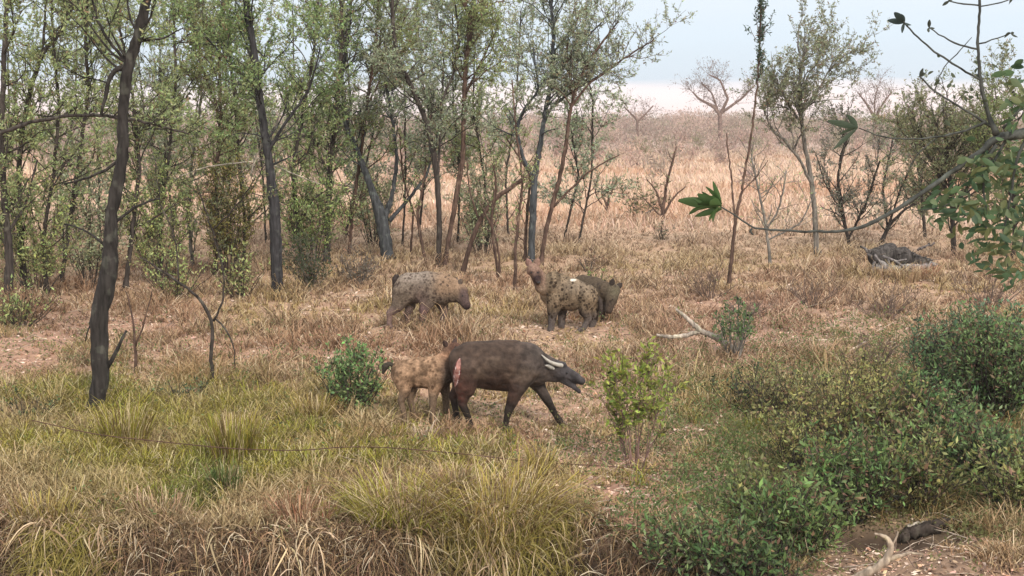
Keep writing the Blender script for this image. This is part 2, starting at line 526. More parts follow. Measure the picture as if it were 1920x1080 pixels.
# ---------------------------------------------------------------- trees that stand out
TH = 'trees of the thicket'
tree('tree', 'thick dark leaning trunk nearest on the left, foot in yellow grass', 'tree',
     [[(176, 785, 40), (190, 700, 42), (184, 600, 46), (206, 505, 44), (208, 400, 32), (230, 305, 30), (230, 200, 27), (240, 125, 27), (262, 60, 26), (276, -10, 24), (290, -90, 18)],
      [(236, 128, 16), (214, 122, 14), (200, 165, 12), (190, 215, 8)],
      [(200, 690, 14), (222, 655, 10), (237, 620, 6)],
      [(225, 300, 9), (180, 330, 7), (120, 345, 4)], [(206, 470, 9), (160, 430, 6), (120, 420, 4)], [(212, 420, 9), (262, 380, 6), (300, 372, 4)], [(192, 560, 8), (170, 600, 5), (160, 640, 3)],
      [(240, 120, 10), (190, 60, 8), (170, -20, 6)]],
     group=TH, drift=0.03, y0=150, Lb=1.2, rate=4, ld=26, thin=.74, bark=np.array([.03, .027, .025]))
tree('tree', 'pale-streaked dark trunk behind a fallen bush, left of centre', 'tree',
     [[(520, 556, 30), (518, 470, 32), (515, 390, 30), (505, 310, 22), (490, 210, 20), (478, 110, 19), (463, 20, 17), (455, -60, 14)],
      [(500, 290, 10), (535, 230, 8), (580, 170, 6), (600, 90, 4)],
      [(485, 160, 10), (430, 120, 7), (380, 60, 5)]],
     group=TH, y0=330, leaf=LEAF_G, Lb=1.3, bark=np.array([.035,.035,.038]))
tree('tree', 'blue-grey trunk splitting into a leaning fork above the grazing hyena', 'tree',
     [[(728, 485, 30), (720, 440, 36), (715, 405, 34), (695, 350, 18), (672, 290, 16), (648, 235, 13), (640, 150, 10), (655, 50, 8), (660, -40, 6)],
      [(720, 410, 20), (735, 370, 12), (745, 300, 10), (735, 220, 8), (720, 130, 6)],
      [(730, 415, 12), (765, 375, 9), (800, 330, 8), (815, 270, 6)]],
     group=TH, y0=300, leaf=LEAF_GR, Lb=1.3, bark=np.array([.05, .055, .06]))
tree('tree', 'slim dark tree with a fork of two limbs, straight above the grazing hyena', 'tree',
     [[(822, 500, 15), (824, 420, 15), (820, 340, 15), (812, 280, 15), (800, 230, 14), (775, 170, 13), (745, 110, 12), (736, 40, 10), (735, -50, 7)],
      [(803, 225, 9), (825, 195, 8), (850, 140, 6), (860, 60, 5), (850, -20, 4)],
      [(820, 340, 8), (826, 250, 7), (830, 160, 6), (832, 110, 5)]],
     group=TH, y0=290, Lb=1.3, leaf=LEAF_GR)
tree('tree', 'tall brown-black tree beside the slim forked one, topped by a vee', 'tree',
     [[(832, 500, 13), (845, 430, 13), (855, 370, 14), (868, 300, 14), (870, 200, 13), (874, 110, 13), (882, 50, 12), (905, 0, 9), (925, -50, 7)],
      [(880, 55, 9), (872, 0, 8), (868, -60, 6)], [(872, 180, 7), (905, 110, 5), (930, 60, 4)]],
     group=TH, y0=290, Lb=1.3, bark=BARK_R)
tree('tree', 'crooked brown tree leaning right, its top resting on the grey trunk', 'tree',
     [[(866, 515, 13), (880, 465, 13), (900, 410, 13), (930, 370, 12), (968, 345, 11), (990, 330, 10)],
      [(898, 410, 6), (880, 360, 4), (875, 300, 3)]],
     group=TH, y0=380, Lb=0.7, bark=BARK_R, rate=3, leaf=LEAF_O)
tree('tree', 'blue-grey trunk behind the alert hyena, with forked upper limbs', 'tree',
     [[(996, 492, 17), (998, 430, 19), (1000, 370, 20), (1003, 325, 18), (1012, 280, 14), (1022, 210, 12), (1035, 150, 12), (1038, 70, 10), (1030, -40, 7)],
      [(998, 335, 12), (978, 290, 10), (968, 240, 9), (985, 200, 8), (1010, 170, 6), (1000, 90, 5)],
      [(1035, 150, 7), (1080, 90, 6), (1130, 40, 4)], [(1022, 215, 7), (1060, 180, 6), (1110, 150, 4), (1160, 120, 3)]],
     group=TH, y0=270, leaf=LEAF_GR, Lb=1.15, rate=8, lvl=2, bark=np.array([.06, .068, .075]))
tree('tree', 'curved brown tree at the right edge of the thicket with one low side branch', 'tree',
     [[(1014, 498, 12), (1022, 440, 12), (1034, 390, 12), (1050, 330, 12), (1062, 270, 11), (1068, 210, 10), (1085, 150, 8), (1120, 90, 6), (1160, 40, 4)],
      [(1038, 388, 7), (1070, 355, 6), (1100, 325, 5), (1130, 305, 4), (1162, 290, 3)],
      [(1068, 205, 7), (1100, 160, 6), (1170, 110, 5), (1225, 75, 3)], [(1075, 180, 6), (1060, 100, 5), (1075, 20, 4)]],
     group=TH, y0=220, Lb=1.1, rate=9, bark=BARK_R, leaf=LEAF_GR, ld=30)
for lab, st in (('thin stem between the leaning brown tree and the grey trunk, the left one', [(936, 530, 8), (928, 470, 8), (920, 410, 8), (930, 360, 6), (925, 290, 5)]),
                ('thin stem with a twisted top, standing next to the grey trunk', [(966, 545, 9), (966, 470, 9), (974, 400, 8), (980, 340, 6), (968, 250, 5), (960, 150, 4)]),
                ('short thin stem of the thicket leaning on its neighbour', [(938, 515, 6), (934, 460, 6), (918, 415, 5), (900, 380, 4)]),
                ('straight narrow stem just left of the alert hyena head', [(984, 490, 9), (986, 430, 9), (990, 380, 8), (996, 330, 6), (950, 260, 4)]),
                ('hooked thin stem behind the back of the grazing hyena', [(800, 498, 8), (790, 450, 8), (782, 400, 8), (790, 360, 6), (800, 300, 5)]),
                ('brown thin stem left of the hooked one', [(770, 480, 6), (775, 400, 6), (755, 330, 5), (750, 250, 4)])):
    tree('sapling', lab, 'sapling', [st], group='thin stems in the thicket', y0=420, Lb=0.6, rate=5, bark=BARK_R, ld=30)
# left part of the thicket
for lab, sts, kw in (
    ('dark tree at the left edge of the photo', [[(16, 575, 24), (18, 480, 22), (8, 380, 18), (2, 250, 15), (8, 100, 13), (14, -40, 11)], [(14, 440, 9), (50, 380, 7), (70, 300, 5)]], {}),
    ('tree with an elbowed limb high on the left', [[(48, 560, 18), (38, 450, 17), (34, 340, 14), (42, 240, 13), (62, 150, 12), (82, 95, 12), (120, 55, 10), (138, -20, 8)], [(80, 97, 8), (84, 40, 7), (86, -30, 5)]], {}),
    ('upright thin tree between the elbowed tree and the thick trunk', [[(112, 545, 12), (130, 420, 11), (148, 300, 10), (165, 180, 9), (160, 60, 8), (168, -50, 6)]], {}),
    ('slim tree right behind the foliage beside the thick trunk', [[(300, 520, 10), (302, 400, 10), (318, 280, 9), (330, 150, 8), (326, 40, 7), (335, -50, 5)]], {}),
    ('straight brown tree rising over the small bare sapling', [[(404, 520, 11), (406, 430, 10), (405, 330, 10), (414, 210, 9), (410, 90, 8), (422, -50, 6)], [(414, 220, 6), (380, 130, 5), (350, 60, 4)]], dict(bark=BARK_R)),
    ('slender tree left of the pale-streaked trunk', [[(455, 510, 10), (460, 420, 9), (448, 300, 9), (440, 180, 8), (425, 60, 6), (415, -30, 5)]], {}),
    ('green-mossed trunk right of the pale-streaked one', [[(612, 495, 17), (616, 400, 17), (618, 320, 14), (632, 200, 12), (640, 80, 10), (640, -50, 8)], [(618, 330, 8), (580, 250, 6), (560, 160, 4)]], dict(leaf=LEAF_G)),
    ('reddish tree tilted right with twin tops', [[(655, 480, 9), (660, 400, 9), (675, 300, 9), (690, 180, 8), (705, 80, 7), (712, -40, 5)], [(686, 200, 6), (730, 120, 5), (760, 30, 4)]], dict(bark=BARK_R)),
    ('bushy tree just left of the blue-grey leaning fork', [[(566, 500, 12), (560, 420, 12), (548, 320, 10), (570, 200, 9), (590, 90, 7), (600, -40, 6)]], dict(leaf=LEAF_O)),
    ('leafy tree behind the thick dark trunk', [[(235, 540, 13), (248, 430, 12), (262, 320, 10), (250, 190, 9), (225, 60, 7), (215, -40, 6)]], {}),
    ('narrow tree leaning left near the left edge', [[(90, 560, 11), (80, 450, 10), (100, 330, 9), (112, 200, 8), (100, 80, 7), (95, -40, 5)]], {}),
    ('pale thin tree right of the straight brown one', [[(362, 505, 10), (352, 400, 10), (360, 300, 8), (378, 180, 7), (372, 60, 6), (390, -40, 4)]], dict(bark=BARK_G))):
    kw = dict(dict(y0=455, Lb=1.35, rate=6.5, leaf=LEAF_O, ld=36, kids=4.0), **kw)
    tree('tree', lab, 'tree', sts, group=TH, **kw)
# back row: thin saplings nothing tells apart
for px in (30, 130, 190, 275, 330, 430, 490, 540, 640, 690, 745, 790, 850, 905, 950, 1050, 1090):
    x0 = px + R.uniform(-12, 12); by = R.uniform(440, 470)
    x1 = x0 + R.uniform(-30, 30); x2 = x1 + R.uniform(-35, 35)
    tree('sapling', 'thin leafy sapling in the back row of the thicket', 'sapling',
         [[(x0, by, 6), (x1, 330, 6), (x2, 200, 5), (x2 + R.uniform(-20, 20), 20 if px < 1000 else 120, 4)]],
         group='saplings in the back row of the thicket', y0=400, Lb=1.5, rate=4.5, ld=20, ll=0.095, lw=0.035, leaf=LEAF_O if R.random() < .6 else LEAF_GR)

for lab, px, py, w, h, c in (
    ('tall olive bush at the far left, between the edge tree and the elbowed one', 70, 560, 170, 250, LEAF_O),
    ('tall grey-green bush behind the thick dark trunk', 170, 540, 150, 230, LEAF_GR),
    ('tall olive bush right of the thick dark trunk', 300, 530, 170, 240, LEAF_O),
    ('tall bush with yellowish leaves left of the pale-streaked trunk', 430, 520, 150, 230, (.25, .24, .09)),
    ('green tall bush right of the pale-streaked trunk', 585, 505, 140, 240, LEAF_G),
    ('grey tall bush behind the leaning blue-grey fork', 700, 470, 110, 190, LEAF_GR),
    ('airy tall bush between the slim forked tree and the crooked brown one', 905, 480, 120, 190, LEAF_GR)):
    shrub('tall_shrub', lab, 'bush', px, py, w, h, leaf=c, stems=22, ld=36, rate=6, Lb=.6, br=.1, ll=.065, lw=.028, bare=.25, group='tall bushes in the thicket')
# nearer small plants at the left
tree('sapling', 'small leafy sapling with an arched bare branch, in front of the thicket at left', 'sapling',
     [[(398, 735, 11), (396, 660, 11), (400, 600, 10), (375, 560, 9), (335, 528, 8), (292, 500, 6), (262, 482, 4)],
      [(400, 602, 7), (422, 560, 6), (418, 500, 5), (395, 420, 5), (370, 350, 4)],
      [(404, 598, 6), (430, 622, 5), (440, 655, 4), (441, 690, 3)],
      [(335, 528, 5), (330, 450, 4), (300, 380, 4), (290, 300, 3)],
      [(400, 430, 4), (450, 380, 4), (480, 330, 3)]], group='small saplings in front of the thicket', y0=470, Lb=0.55, rate=9, ld=40, ll=.045, lw=.018, leaf=(.16, .175, .085))
tree('sapling', 'bare forked twig of a sapling right of the thick trunk', 'sapling',
     [[(257, 700, 8), (254, 650, 8), (250, 615, 6), (245, 570, 5), (235, 545, 3)], [(254, 650, 6), (270, 610, 5), (280, 570, 4), (285, 545, 3)]],
     group='small saplings in front of the thicket', y0=0, rate=0, ld=0, bark=BARK_R)
tree('tree', 'tree just outside the left edge whose dark branch arches into view', 'tree',
     [[(-75, 640, 26), (-85, 450, 22), (-70, 300, 18), (-20, 256, 12), (60, 228, 10), (120, 218, 9), (180, 215, 9), (240, 222, 8), (300, 236, 7), (352, 251, 4)],
      [(-75, 320, 14), (-60, 150, 12), (-50, -40, 9)]], Y=20.0, group=TH, y0=330, rate=5, Lb=0.7)
tree('dead_branch', 'bleached forked dead branch caught in the trees left of centre', 'branch',
     [[(470, 330, 5), (478, 300, 6), (492, 268, 7), (512, 246, 7), (524, 215, 5)],
      [(480, 302, 4), (440, 306, 5), (390, 312, 4), (335, 332, 3)], [(500, 256, 4), (540, 235, 3), (575, 205, 2)], [(482, 295, 4), (540, 322, 4), (600, 345, 3)]],
     Y=26, rate=0, ld=0, bark=BARK_P * .6, y0=0, hang=True, thin=.6)

# ---------------------------------------------------------------- plants of the open ground at the right
tree('sapling', 'lone thin reddish sapling with a leafy tip reaching into the sky', 'sapling',
     [[(1366, 540, 11), (1372, 480, 10), (1378, 420, 9), (1392, 350, 7), (1408, 260, 6), (1420, 160, 5), (1424, 80, 5), (1428, -20, 4)],
      [(1378, 422, 6), (1372, 340, 5), (1362, 250, 4)], [(1390, 360, 4), (1420, 330, 3), (1440, 300, 2)]],
     y0=150, Lb=0.4, lvl=1, rate=16, ld=45, leaf=(.07, .11, .075), bark=BARK_R, drift=0.0, up=0.8)
tree('tree', 'grey-green airy tree standing alone against the sky at right', 'tree',
     [[(1532, 478, 15), (1528, 400, 14), (1522, 340, 13), (1510, 280, 12), (1500, 210, 10), (1500, 130, 8), (1515, 80, 6)],
      [(1524, 350, 9), (1500, 300, 8), (1470, 262, 8), (1445, 240, 6), (1430, 200, 5)],
      [(1500, 215, 7), (1540, 160, 5), (1565, 110, 4)], [(1500, 230, 7), (1460, 160, 5), (1440, 130, 4)]],
     y0=270, Lb=1.3, rate=9, leaf=(.26, .28, .18), ld=30, lvl=2, bark=BARK_G)
for lab, sts, kw in (
    ('grey bushy small tree beside the airy tree, behind the long near branch', [[(1595, 470, 9), (1580, 400, 9), (1570, 330, 7), (1590, 250, 5)], [(1590, 450, 7), (1625, 380, 6), (1650, 300, 5)], [(1580, 400, 5), (1545, 340, 4), (1530, 290, 3)]], dict(leaf=(.24, .25, .20), Lb=1.1)),
    ('bare dark stem rising behind the fallen log', [[(1652, 455, 10), (1668, 420, 9), (1695, 395, 7), (1730, 370, 5)], [(1660, 440, 6), (1690, 350, 5), (1720, 290, 4)], [(1664, 430, 6), (1655, 350, 5), (1675, 260, 4)]], dict(leaf=LEAF_GR, ld=22)),
    ('twisty grey shrub left of the airy tree, leafless', [[(1445, 500, 8), (1438, 430, 8), (1425, 370, 6), (1410, 300, 5)], [(1438, 430, 6), (1462, 390, 5), (1475, 320, 4)], [(1440, 450, 5), (1500, 420, 4), (1530, 360, 3)]], dict(ld=5, bark=BARK_G, y0=440)),
    ('tall dense olive tree behind the near branch at the right edge', [[(1790, 480, 14), (1785, 380, 12), (1775, 280, 10), (1770, 200, 7)], [(1788, 400, 8), (1840, 300, 7), (1870, 180, 5)], [(1786, 380, 8), (1740, 290, 6), (1710, 210, 4)]], dict(leaf=(.24, .26, .14), Lb=1.5, rate=9)),
    ('shrubby tree filling the gap above the fallen log', [[(1735, 455, 9), (1730, 380, 9), (1720, 300, 7), (1700, 240, 5)], [(1730, 390, 6), (1765, 330, 5), (1790, 270, 3)]], dict(leaf=(.24, .26, .17), Lb=1.4, rate=9)),
    ('leafy tree cut by the right edge of the photo', [[(1900, 490, 12), (1905, 380, 12), (1890, 280, 10), (1900, 170, 7)], [(1903, 380, 7), (1860, 300, 5), (1840, 240, 4)]], dict(leaf=(.22, .27, .11), Lb=1.4, rate=8))):
    kw = dict(dict(y0=430, Lb=0.8, rate=8, ld=28), **kw)
    tree('small_tree', lab, 'small tree', sts, group='small trees on the open ground', **kw)
tree('dead_shrub', 'bare upright dead shrub on the pale grass plain', 'dead shrub',
     [[(1242, 420, 12), (1243, 390, 10), (1250, 345, 7), (1262, 300, 6), (1268, 275, 4)],
      [(1243, 400, 7), (1232, 360, 5), (1212, 335, 3)], [(1246, 400, 7), (1262, 370, 5), (1285, 350, 3)], [(1244, 410, 5), (1220, 385, 4), (1205, 370, 3)]],
     group='dead shrubs on the plain', y0=400, rate=5, Lb=0.4, lvl=1, ld=6, bark=BARK_R)
tree('dead_shrub', 'low dead shrub of three short prongs, left of the upright one', 'dead shrub',
     [[(1140, 398, 9), (1140, 375, 7), (1150, 350, 5), (1160, 335, 4)], [(1140, 390, 6), (1128, 365, 5), (1128, 345, 3)], [(1139, 395, 5), (1118, 370, 4), (1114, 340, 3)]],
     group='dead shrubs on the plain', y0=400, rate=5, Lb=0.3, lvl=1, ld=8, bark=BARK_R)
tree('dead_branch', 'slender fallen branch lying in the pale grass of the plain', 'branch',
     [[(1170, 404, 3), (1200, 402, 5), (1225, 395, 4)], [(1200, 401, 3), (1222, 410, 3)]], y0=0, rate=0, ld=0, bark=BARK_G)

for lab, px, py, w, h in (('twiggy dead shrub beyond the forked grey branch', 1330, 560, 110, 60), ('wide tangle of dead stems in the brown grass, in front of the fallen log', 1660, 600, 170, 70),
                          ('dead shrub below the long near branch, left of the fallen log', 1520, 575, 120, 60), ('low dead scrub at the right edge under the near foliage', 1850, 580, 160, 80),
                          ('grey dead stems just behind the big dark green bush', 1640, 690, 130, 60), ('dead twigs standing at the foot of the lone reddish sapling', 1400, 600, 110, 45)):
    shrub('dead_shrub', lab, 'dead shrub', px, py, w, h, stems=18, ld=7, rate=9, Lb=.35, kids=8, br=.9, bark=np.array([.13, .095, .08]), r=.009, group='dead scrub in the brown grass')
# flat crowned bare trees on the skyline
for lab, sts, kw in (
    ('leafless flat-topped thorn tree on the skyline', [[(1352, 246, 12), (1350, 215, 10), (1338, 200, 8), (1310, 185, 5), (1298, 172, 3)], [(1350, 215, 8), (1365, 185, 6), (1350, 150, 4), (1330, 140, 3)], [(1352, 212, 7), (1390, 185, 5), (1415, 160, 3)], [(1345, 205, 6), (1335, 175, 4), (1315, 155, 3)]], dict(Y=150)),
    ('low bare thorn tree on the skyline left of the flat-topped one', [[(1195, 250, 8), (1195, 225, 6), (1180, 210, 4), (1170, 200, 3)], [(1195, 228, 5), (1212, 212, 4), (1225, 198, 3)]], dict(Y=155)),
    ('rounded bare tree on the skyline at right', [[(1640, 250, 9), (1640, 220, 7), (1625, 195, 5), (1610, 175, 3)], [(1640, 222, 6), (1655, 195, 4), (1672, 172, 3)], [(1640, 215, 4), (1640, 190, 3), (1645, 165, 2)]], dict(Y=145)),
    ('small bare tree on the skyline between the airy tree and the near branch', [[(1710, 250, 8), (1712, 215, 6), (1700, 195, 4)], [(1712, 216, 5), (1730, 195, 4), (1738, 180, 3)]], dict(Y=150))):
    tree('thorn_tree', lab, 'tree', sts, group='bare trees on the skyline', y0=222, Lb=2.3, rate=5.5, lvl=2, kids=3.4, ld=3.0, lm=1, ll=.16, lw=.08, step=.3, up=-.05, thin=.8, leaf=(.2, .15, .12), bark=np.array([.16, .115, .10]), **kw)

# ---------------------------------------------------------------- shrubs
shrub('shrub', 'dense blue-green bush left of the biting hyena', 'bush', 662, 778, 140, 140, leaf=(.14, .23, .10), stems=34, ld=75, rate=8, Lb=.28, ll=.05, lw=.03)
shrub('shrub', 'dark tangled bush under the thicket behind the grazing hyena', 'bush', 580, 545, 130, 95, leaf=(.055, .075, .04), stems=22, bark=BARK_G, ld=50, Lb=.5, br=.2)
shrub('shrub', 'purplish grey scraggy bush at the foot of the blue-grey leaning fork', 'bush', 672, 540, 90, 75, leaf=(.13, .11, .10), stems=20, bark=BARK_G, ld=40, Lb=.4, br=.3)
shrub('shrub', 'bright lime-green sapling clump with bare purple stems, right of the buffalo', 'sapling', 1192, 880, 125, 290, leaf=LEAF_YG, stems=12, bare=0.6, ld=60, rate=10, Lb=.33, ll=.062, lw=.034, bark=np.array([.16, .10, .09]), r=.008, br=.02)
shrub('shrub', 'small round green bush on a grey stem in the dry grass', 'bush', 1378, 672, 85, 120, leaf=(.10, .16, .075), stems=16, bare=0.6, ld=75, rate=8, Lb=.22, bark=BARK_G, r=.014)
shrub('shrub', 'low dark green bush behind the lime-green sapling', 'bush', 1385, 765, 130, 80, leaf=(.06, .10, .055), stems=14, ld=45, Lb=.25)
shrub('shrub', 'green weed clump at the left edge in front of the thick trunk', 'bush', 55, 800, 140, 70, leaf=(.10, .14, .07), stems=18, ld=50, Lb=.22, ll=.04)
shrub('shrub', 'blue-green weeds in the yellow grass right of the thick trunk', 'bush', 345, 760, 120, 60, leaf=(.10, .15, .09), stems=14, ld=45, Lb=.2, ll=.04)
shrub('shrub', 'low green bush at the left edge under the trees', 'bush', 40, 615, 160, 90, leaf=LEAF_O, stems=20, ld=40, Lb=.4, br=.3)
shrub('shrub', 'olive bush between the thick trunk and the pale-streaked trunk', 'bush', 330, 565, 170, 110, leaf=LEAF_O, stems=22, ld=40, Lb=.4, br=.25)
shrub('shrub', 'olive bush in front of the slender trees, left of the pale-streaked trunk', 'bush', 450, 560, 110, 110, leaf=LEAF_O, stems=18, ld=40, Lb=.4, br=.2)
shrub('shrub', 'pale green little bush beyond the back of the alert hyena', 'bush', 1118, 540, 70, 34, leaf=(.13, .19, .06), stems=10, ld=60, Lb=.15)
shrub('shrub', 'dead leafed twiggy shrub beyond the alert hyena', 'bush', 1105, 510, 90, 40, leaf=(.13, .08, .06), stems=10, ld=22, Lb=.25, br=.7)
shrub('shrub', 'pale grey bush at the foot of the bare upright dead shrub', 'bush', 1240, 450, 60, 30, leaf=(.24, .24, .19), stems=10, ld=50, Lb=.25)
shrub('shrub', 'green leafy bush on the plain just right of the thicket', 'bush', 1205, 345, 110, 80, leaf=(.14, .15, .085), stems=8, ld=11, Lb=.9, Y=44, ll=.09, lw=.045)
RB = 'green bushes at the right'
for lab, a, kw in (
    ('teal bush at the right edge, highest of the green bushes', (1880, 700, 190, 110), dict(leaf=(.10, .18, .11), stems=40)),
    ('dark bush between the big dark bush and the shiny one', (1750, 850, 200, 130), dict(leaf=(.10, .18, .08), stems=44)),
    ('loose light olive weeds closest to the small round bush', (1440, 800, 190, 100), dict(leaf=(.22, .22, .11), stems=30, ll=.04)),
    ('sprawling olive plant above the trailing green one', (1430, 985, 190, 70), dict(leaf=(.17, .20, .085), stems=44)),
    ('olive bush in the gap between the dark leafy bush and the shiny bush', (1700, 900, 200, 110), dict(leaf=(.15, .20, .085), stems=40)),
    ('big dark green bush at the right edge, middle height', (1860, 800, 250, 210), dict(leaf=LEAF_DK, stems=75)),
    ('dark blue-green bush left of the big one at the right edge', (1760, 745, 150, 140), dict(leaf=(.09, .15, .09), stems=34)),
    ('low bush where the green right side meets the dry grass', (1690, 860, 170, 120), dict(leaf=(.20, .22, .09), stems=34)),
    ('olive tall weeds left of the dark bushes', (1570, 850, 180, 130), dict(leaf=(.25, .255, .11), stems=38, ll=.045)),
    ('broad olive weeds in the middle of the green right side', (1640, 800, 200, 120), dict(leaf=(.25, .25, .11), stems=34, ll=.045)),
    ('olive weeds in front, facing the lime-green sapling', (1500, 900, 150, 100), dict(leaf=(.24, .25, .105), stems=30, ll=.045)),
    ('shiny green bush under the big dark one', (1830, 920, 200, 140), dict(leaf=LEAF_DK, stems=46)),
    ('green bush at the bottom right edge above the bare ground', (1900, 985, 170, 130), dict(leaf=(.19, .22, .09), stems=40)),
    ('dark leafy bush above the driftwood branches', (1600, 975, 210, 140), dict(leaf=(.11, .18, .07), stems=48, ll=.07)),
    ('small-leaved bush between the driftwood and the dark bush', (1720, 960, 150, 110), dict(leaf=(.19, .21, .09), stems=34)),
    ('glossy low bush at the bottom, left of the driftwood', (1500, 1040, 190, 110), dict(leaf=(.13, .20, .08), stems=46, ll=.07)),
    ('trailing green plant at the bottom edge reaching furthest left', (1300, 1072, 170, 45), dict(leaf=(.12, .18, .08), stems=36, ll=.06)),
    ('bush at the bottom edge below the glossy one', (1400, 1095, 190, 70), dict(leaf=(.09, .15, .065), stems=38, ll=.07))):
    kw = dict(dict(ld=36, rate=7, Lb=.5, ll=.06, lw=.03, br=.16), **kw)
    shrub('shrub', lab, 'bush', *a, group=RB, **kw)

# ---------------------------------------------------------------- the near tree at the right edge
def near_tree():
    Y = 5.6; sc = F / Y
    foot = np.array([3.3, Y, float(gz(3.3, Y)) - 0.05])
    root = empty('near_tree', foot, 'near tree beyond the right edge whose long dark branch reaches into view', 'tree')
    wood = MB(); bark = np.array([.055, .06, .055])
    def br(pts, dz=0.0, off=0.0):
        P = np.array([W(p[0], p[1], Y + off * i + dz) for i, p in enumerate(pts)])
        r = np.array([p[2] for p in pts]) / 2 / sc * .64
        seg = np.concatenate([[0], np.cumsum(np.linalg.norm(np.diff(P, axis=0), axis=1))])
        m = max(5, int(seg[-1] / 0.02)); u = np.linspace(0, seg[-1], m)
        Q = np.stack([np.interp(u, seg, P[:, i]) for i in range(3)], -1)
        for _ in range(3): Q[1:-1] = .25 * Q[:-2] + .5 * Q[1:-1] + .25 * Q[2:]
        Q[1:-1] += RN.normal(size=(m - 2, 3)) * 0.0012
        rr = np.interp(u, seg, r) * (1 + 0.12 * (RN.random(m) < .12) + RN.normal(size=m) * .03)
        wood.tube(Q, rr, 8, bark); return Q
    # trunk outside the frame
    T0 = np.array([foot, [3.2, Y, 1.4], [3.05, Y, 2.8], [2.85, Y, 3.6], W(2060, 225, Y), [2.75, Y + .1, 5.2], [2.9, Y, 6.6]])
    tm = MB(); tm.tube(T0, [.16, .13, .12, .11, .09, .07, .03], 12, bark)
    tm.build('trunk', M_BARK, root, foot)
    br([(2060, 225, 50), (1990, 240, 40), (1925, 250, 34), (1870, 256, 26), (1842, 282, 18), (1800, 312, 15), (1740, 355, 13), (1680, 395, 12), (1620, 425, 11), (1570, 435, 9), (1500, 434, 7), (1410, 428, 6), (1380, 405, 5), (1352, 388, 4)])
    br([(1410, 428, 5), (1404, 434, 7), (1412, 440, 5)])
    br([(1868, 252, 20), (1852, 215, 13), (1838, 150, 10), (1833, 85, 8), (1837, 10, 8), (1842, -80, 7)])
    br([(1838, 150, 7), (1800, 128, 6), (1765, 105, 6), (1730, 80, 5), (1706, 55, 5), (1694, 40, 4)])
    br([(1856, 236, 9), (1820, 212, 7), (1780, 190, 6), (1745, 165, 5), (1724, 143, 5)])
    br([(1832, 92, 6), (1795, 84, 5), (1765, 68, 4), (1742, 52, 3)])
    br([(1835, 82, 5), (1862, 76, 4), (1895, 62, 3)])
    br([(1836, 10, 5), (1800, 8, 4), (1780, 2, 4)]); br([(1838, 12, 4), (1870, 8, 4), (1900, -4, 3)])
    br([(1752, 175, 4), (1765, 130, 3), (1800, 95, 3), (1822, 70, 2)])
    br([(1848, 228, 9), (1810, 246, 7), (1765, 256, 6), (1715, 262, 5), (1660, 258, 4), (1610, 240, 3)])
    br([(1760, 257, 4), (1735, 275, 3), (1710, 300, 3), (1700, 330, 2)])
    br([(1868, 272, 14), (1846, 300, 10), (1842, 340, 7), (1850, 400, 5), (1846, 450, 4)])
    br([(1890, 256, 10), (1870, 290, 8), (1850, 330, 6), (1800, 372, 5), (1760, 392, 3), (1700, 394, 2)])
    br([(1925, 258, 10), (1905, 300, 8), (1895, 370, 6), (1880, 440, 5), (1890, 500, 3)])
    br([(1955, 258, 10), (1945, 320, 8), (1930, 400, 6), (1915, 470, 4)])
    br([(1880, 240, 8), (1905, 215, 6), (1930, 180, 5), (1925, 130, 4)])
    wood.build('branch', M_BARK, root, foot)
    lf = MB()
    def leaf(px, py, tx, ty, w, col, dz=0.0):
        a = W(px, py, Y + dz); b = W(tx, ty, Y + dz + RN.uniform(-.03, .03)); d = b - a; L = np.linalg.norm(d); d /= L
        tilt = RN.uniform(0.1, 0.9)
        s = np.cross(d, [0, 1, 0]); s /= np.linalg.norm(s); u = np.cross(s, d)
        s = s * math.cos(tilt) + u * math.sin(tilt); u = np.cross(s, d)
        n = 7; V = []
        for i in range(n):
            t = i / (n - 1); ww = w / sc / 2 * math.sin(math.pi * min(1, t * .92 + .04)) ** 0.8
            c = a + d * L * t + u * (-0.12 * L * t * t)
            V += [c - s * ww + u * ww * .3, c, c + s * ww + u * ww * .3]
        q = []
        for i in range(n - 1):
            k = i * 3; q += [[k, k + 1, k + 4, k + 3], [k + 1, k + 2, k + 5, k + 4]]
        lf.add(V, np.array(col) * RN.uniform(.75, 1.3), q)
    DG = (.045, .085, .03)
    for t in ((1308, 362, 18), (1272, 374, 20), (1290, 392, 9), (1303, 404, 12), (1318, 358, 10), (1326, 348, 10), (1338, 340, 10), (1327, 412, 12), (1334, 416, 9), (1310, 380, 20), (1322, 366, 16), (1330, 376, 20)):
        leaf(1350 + R.uniform(-8, 4), 387 + R.uniform(-6, 6), t[0], t[1], t[2], DG if t[0] < 1320 else (.08, .15, .05))
    leaf(1312, 384, 1272, 374, 17, DG); leaf(1314, 388, 1292, 400, 9, DG)
    for t in ((1665, 38, 11), (1676, 22, 12), (1688, 26, 10), (1708, 48, 8), (1690, 62, 7)):
        leaf(1696, 42, t[0], t[1], t[2], (.035, .055, .05))
    for t in ((1552, 226, 13), (1570, 250, 10), (1590, 215, 12), (1560, 280, 9)):
        leaf(1608, 240, t[0], t[1], t[2], (.07, .10, .065))
    for cx, cy in ((1724, 143), (1742, 52), (1895, 62), (1780, 2), (1900, -2)):
        for _ in range(4):
            leaf(cx, cy, cx + R.uniform(-14, 14), cy + R.uniform(-16, 10), 6, (.05, .06, .045))
    for _ in range(26):
        x = R.uniform(1735, 1860); y = R.uniform(105, 240)
        leaf(x, y, x + R.uniform(-12, 12), y + R.uniform(-12, 12), R.uniform(5, 8), (.07, .09, .055), R.uniform(-.05, .05))
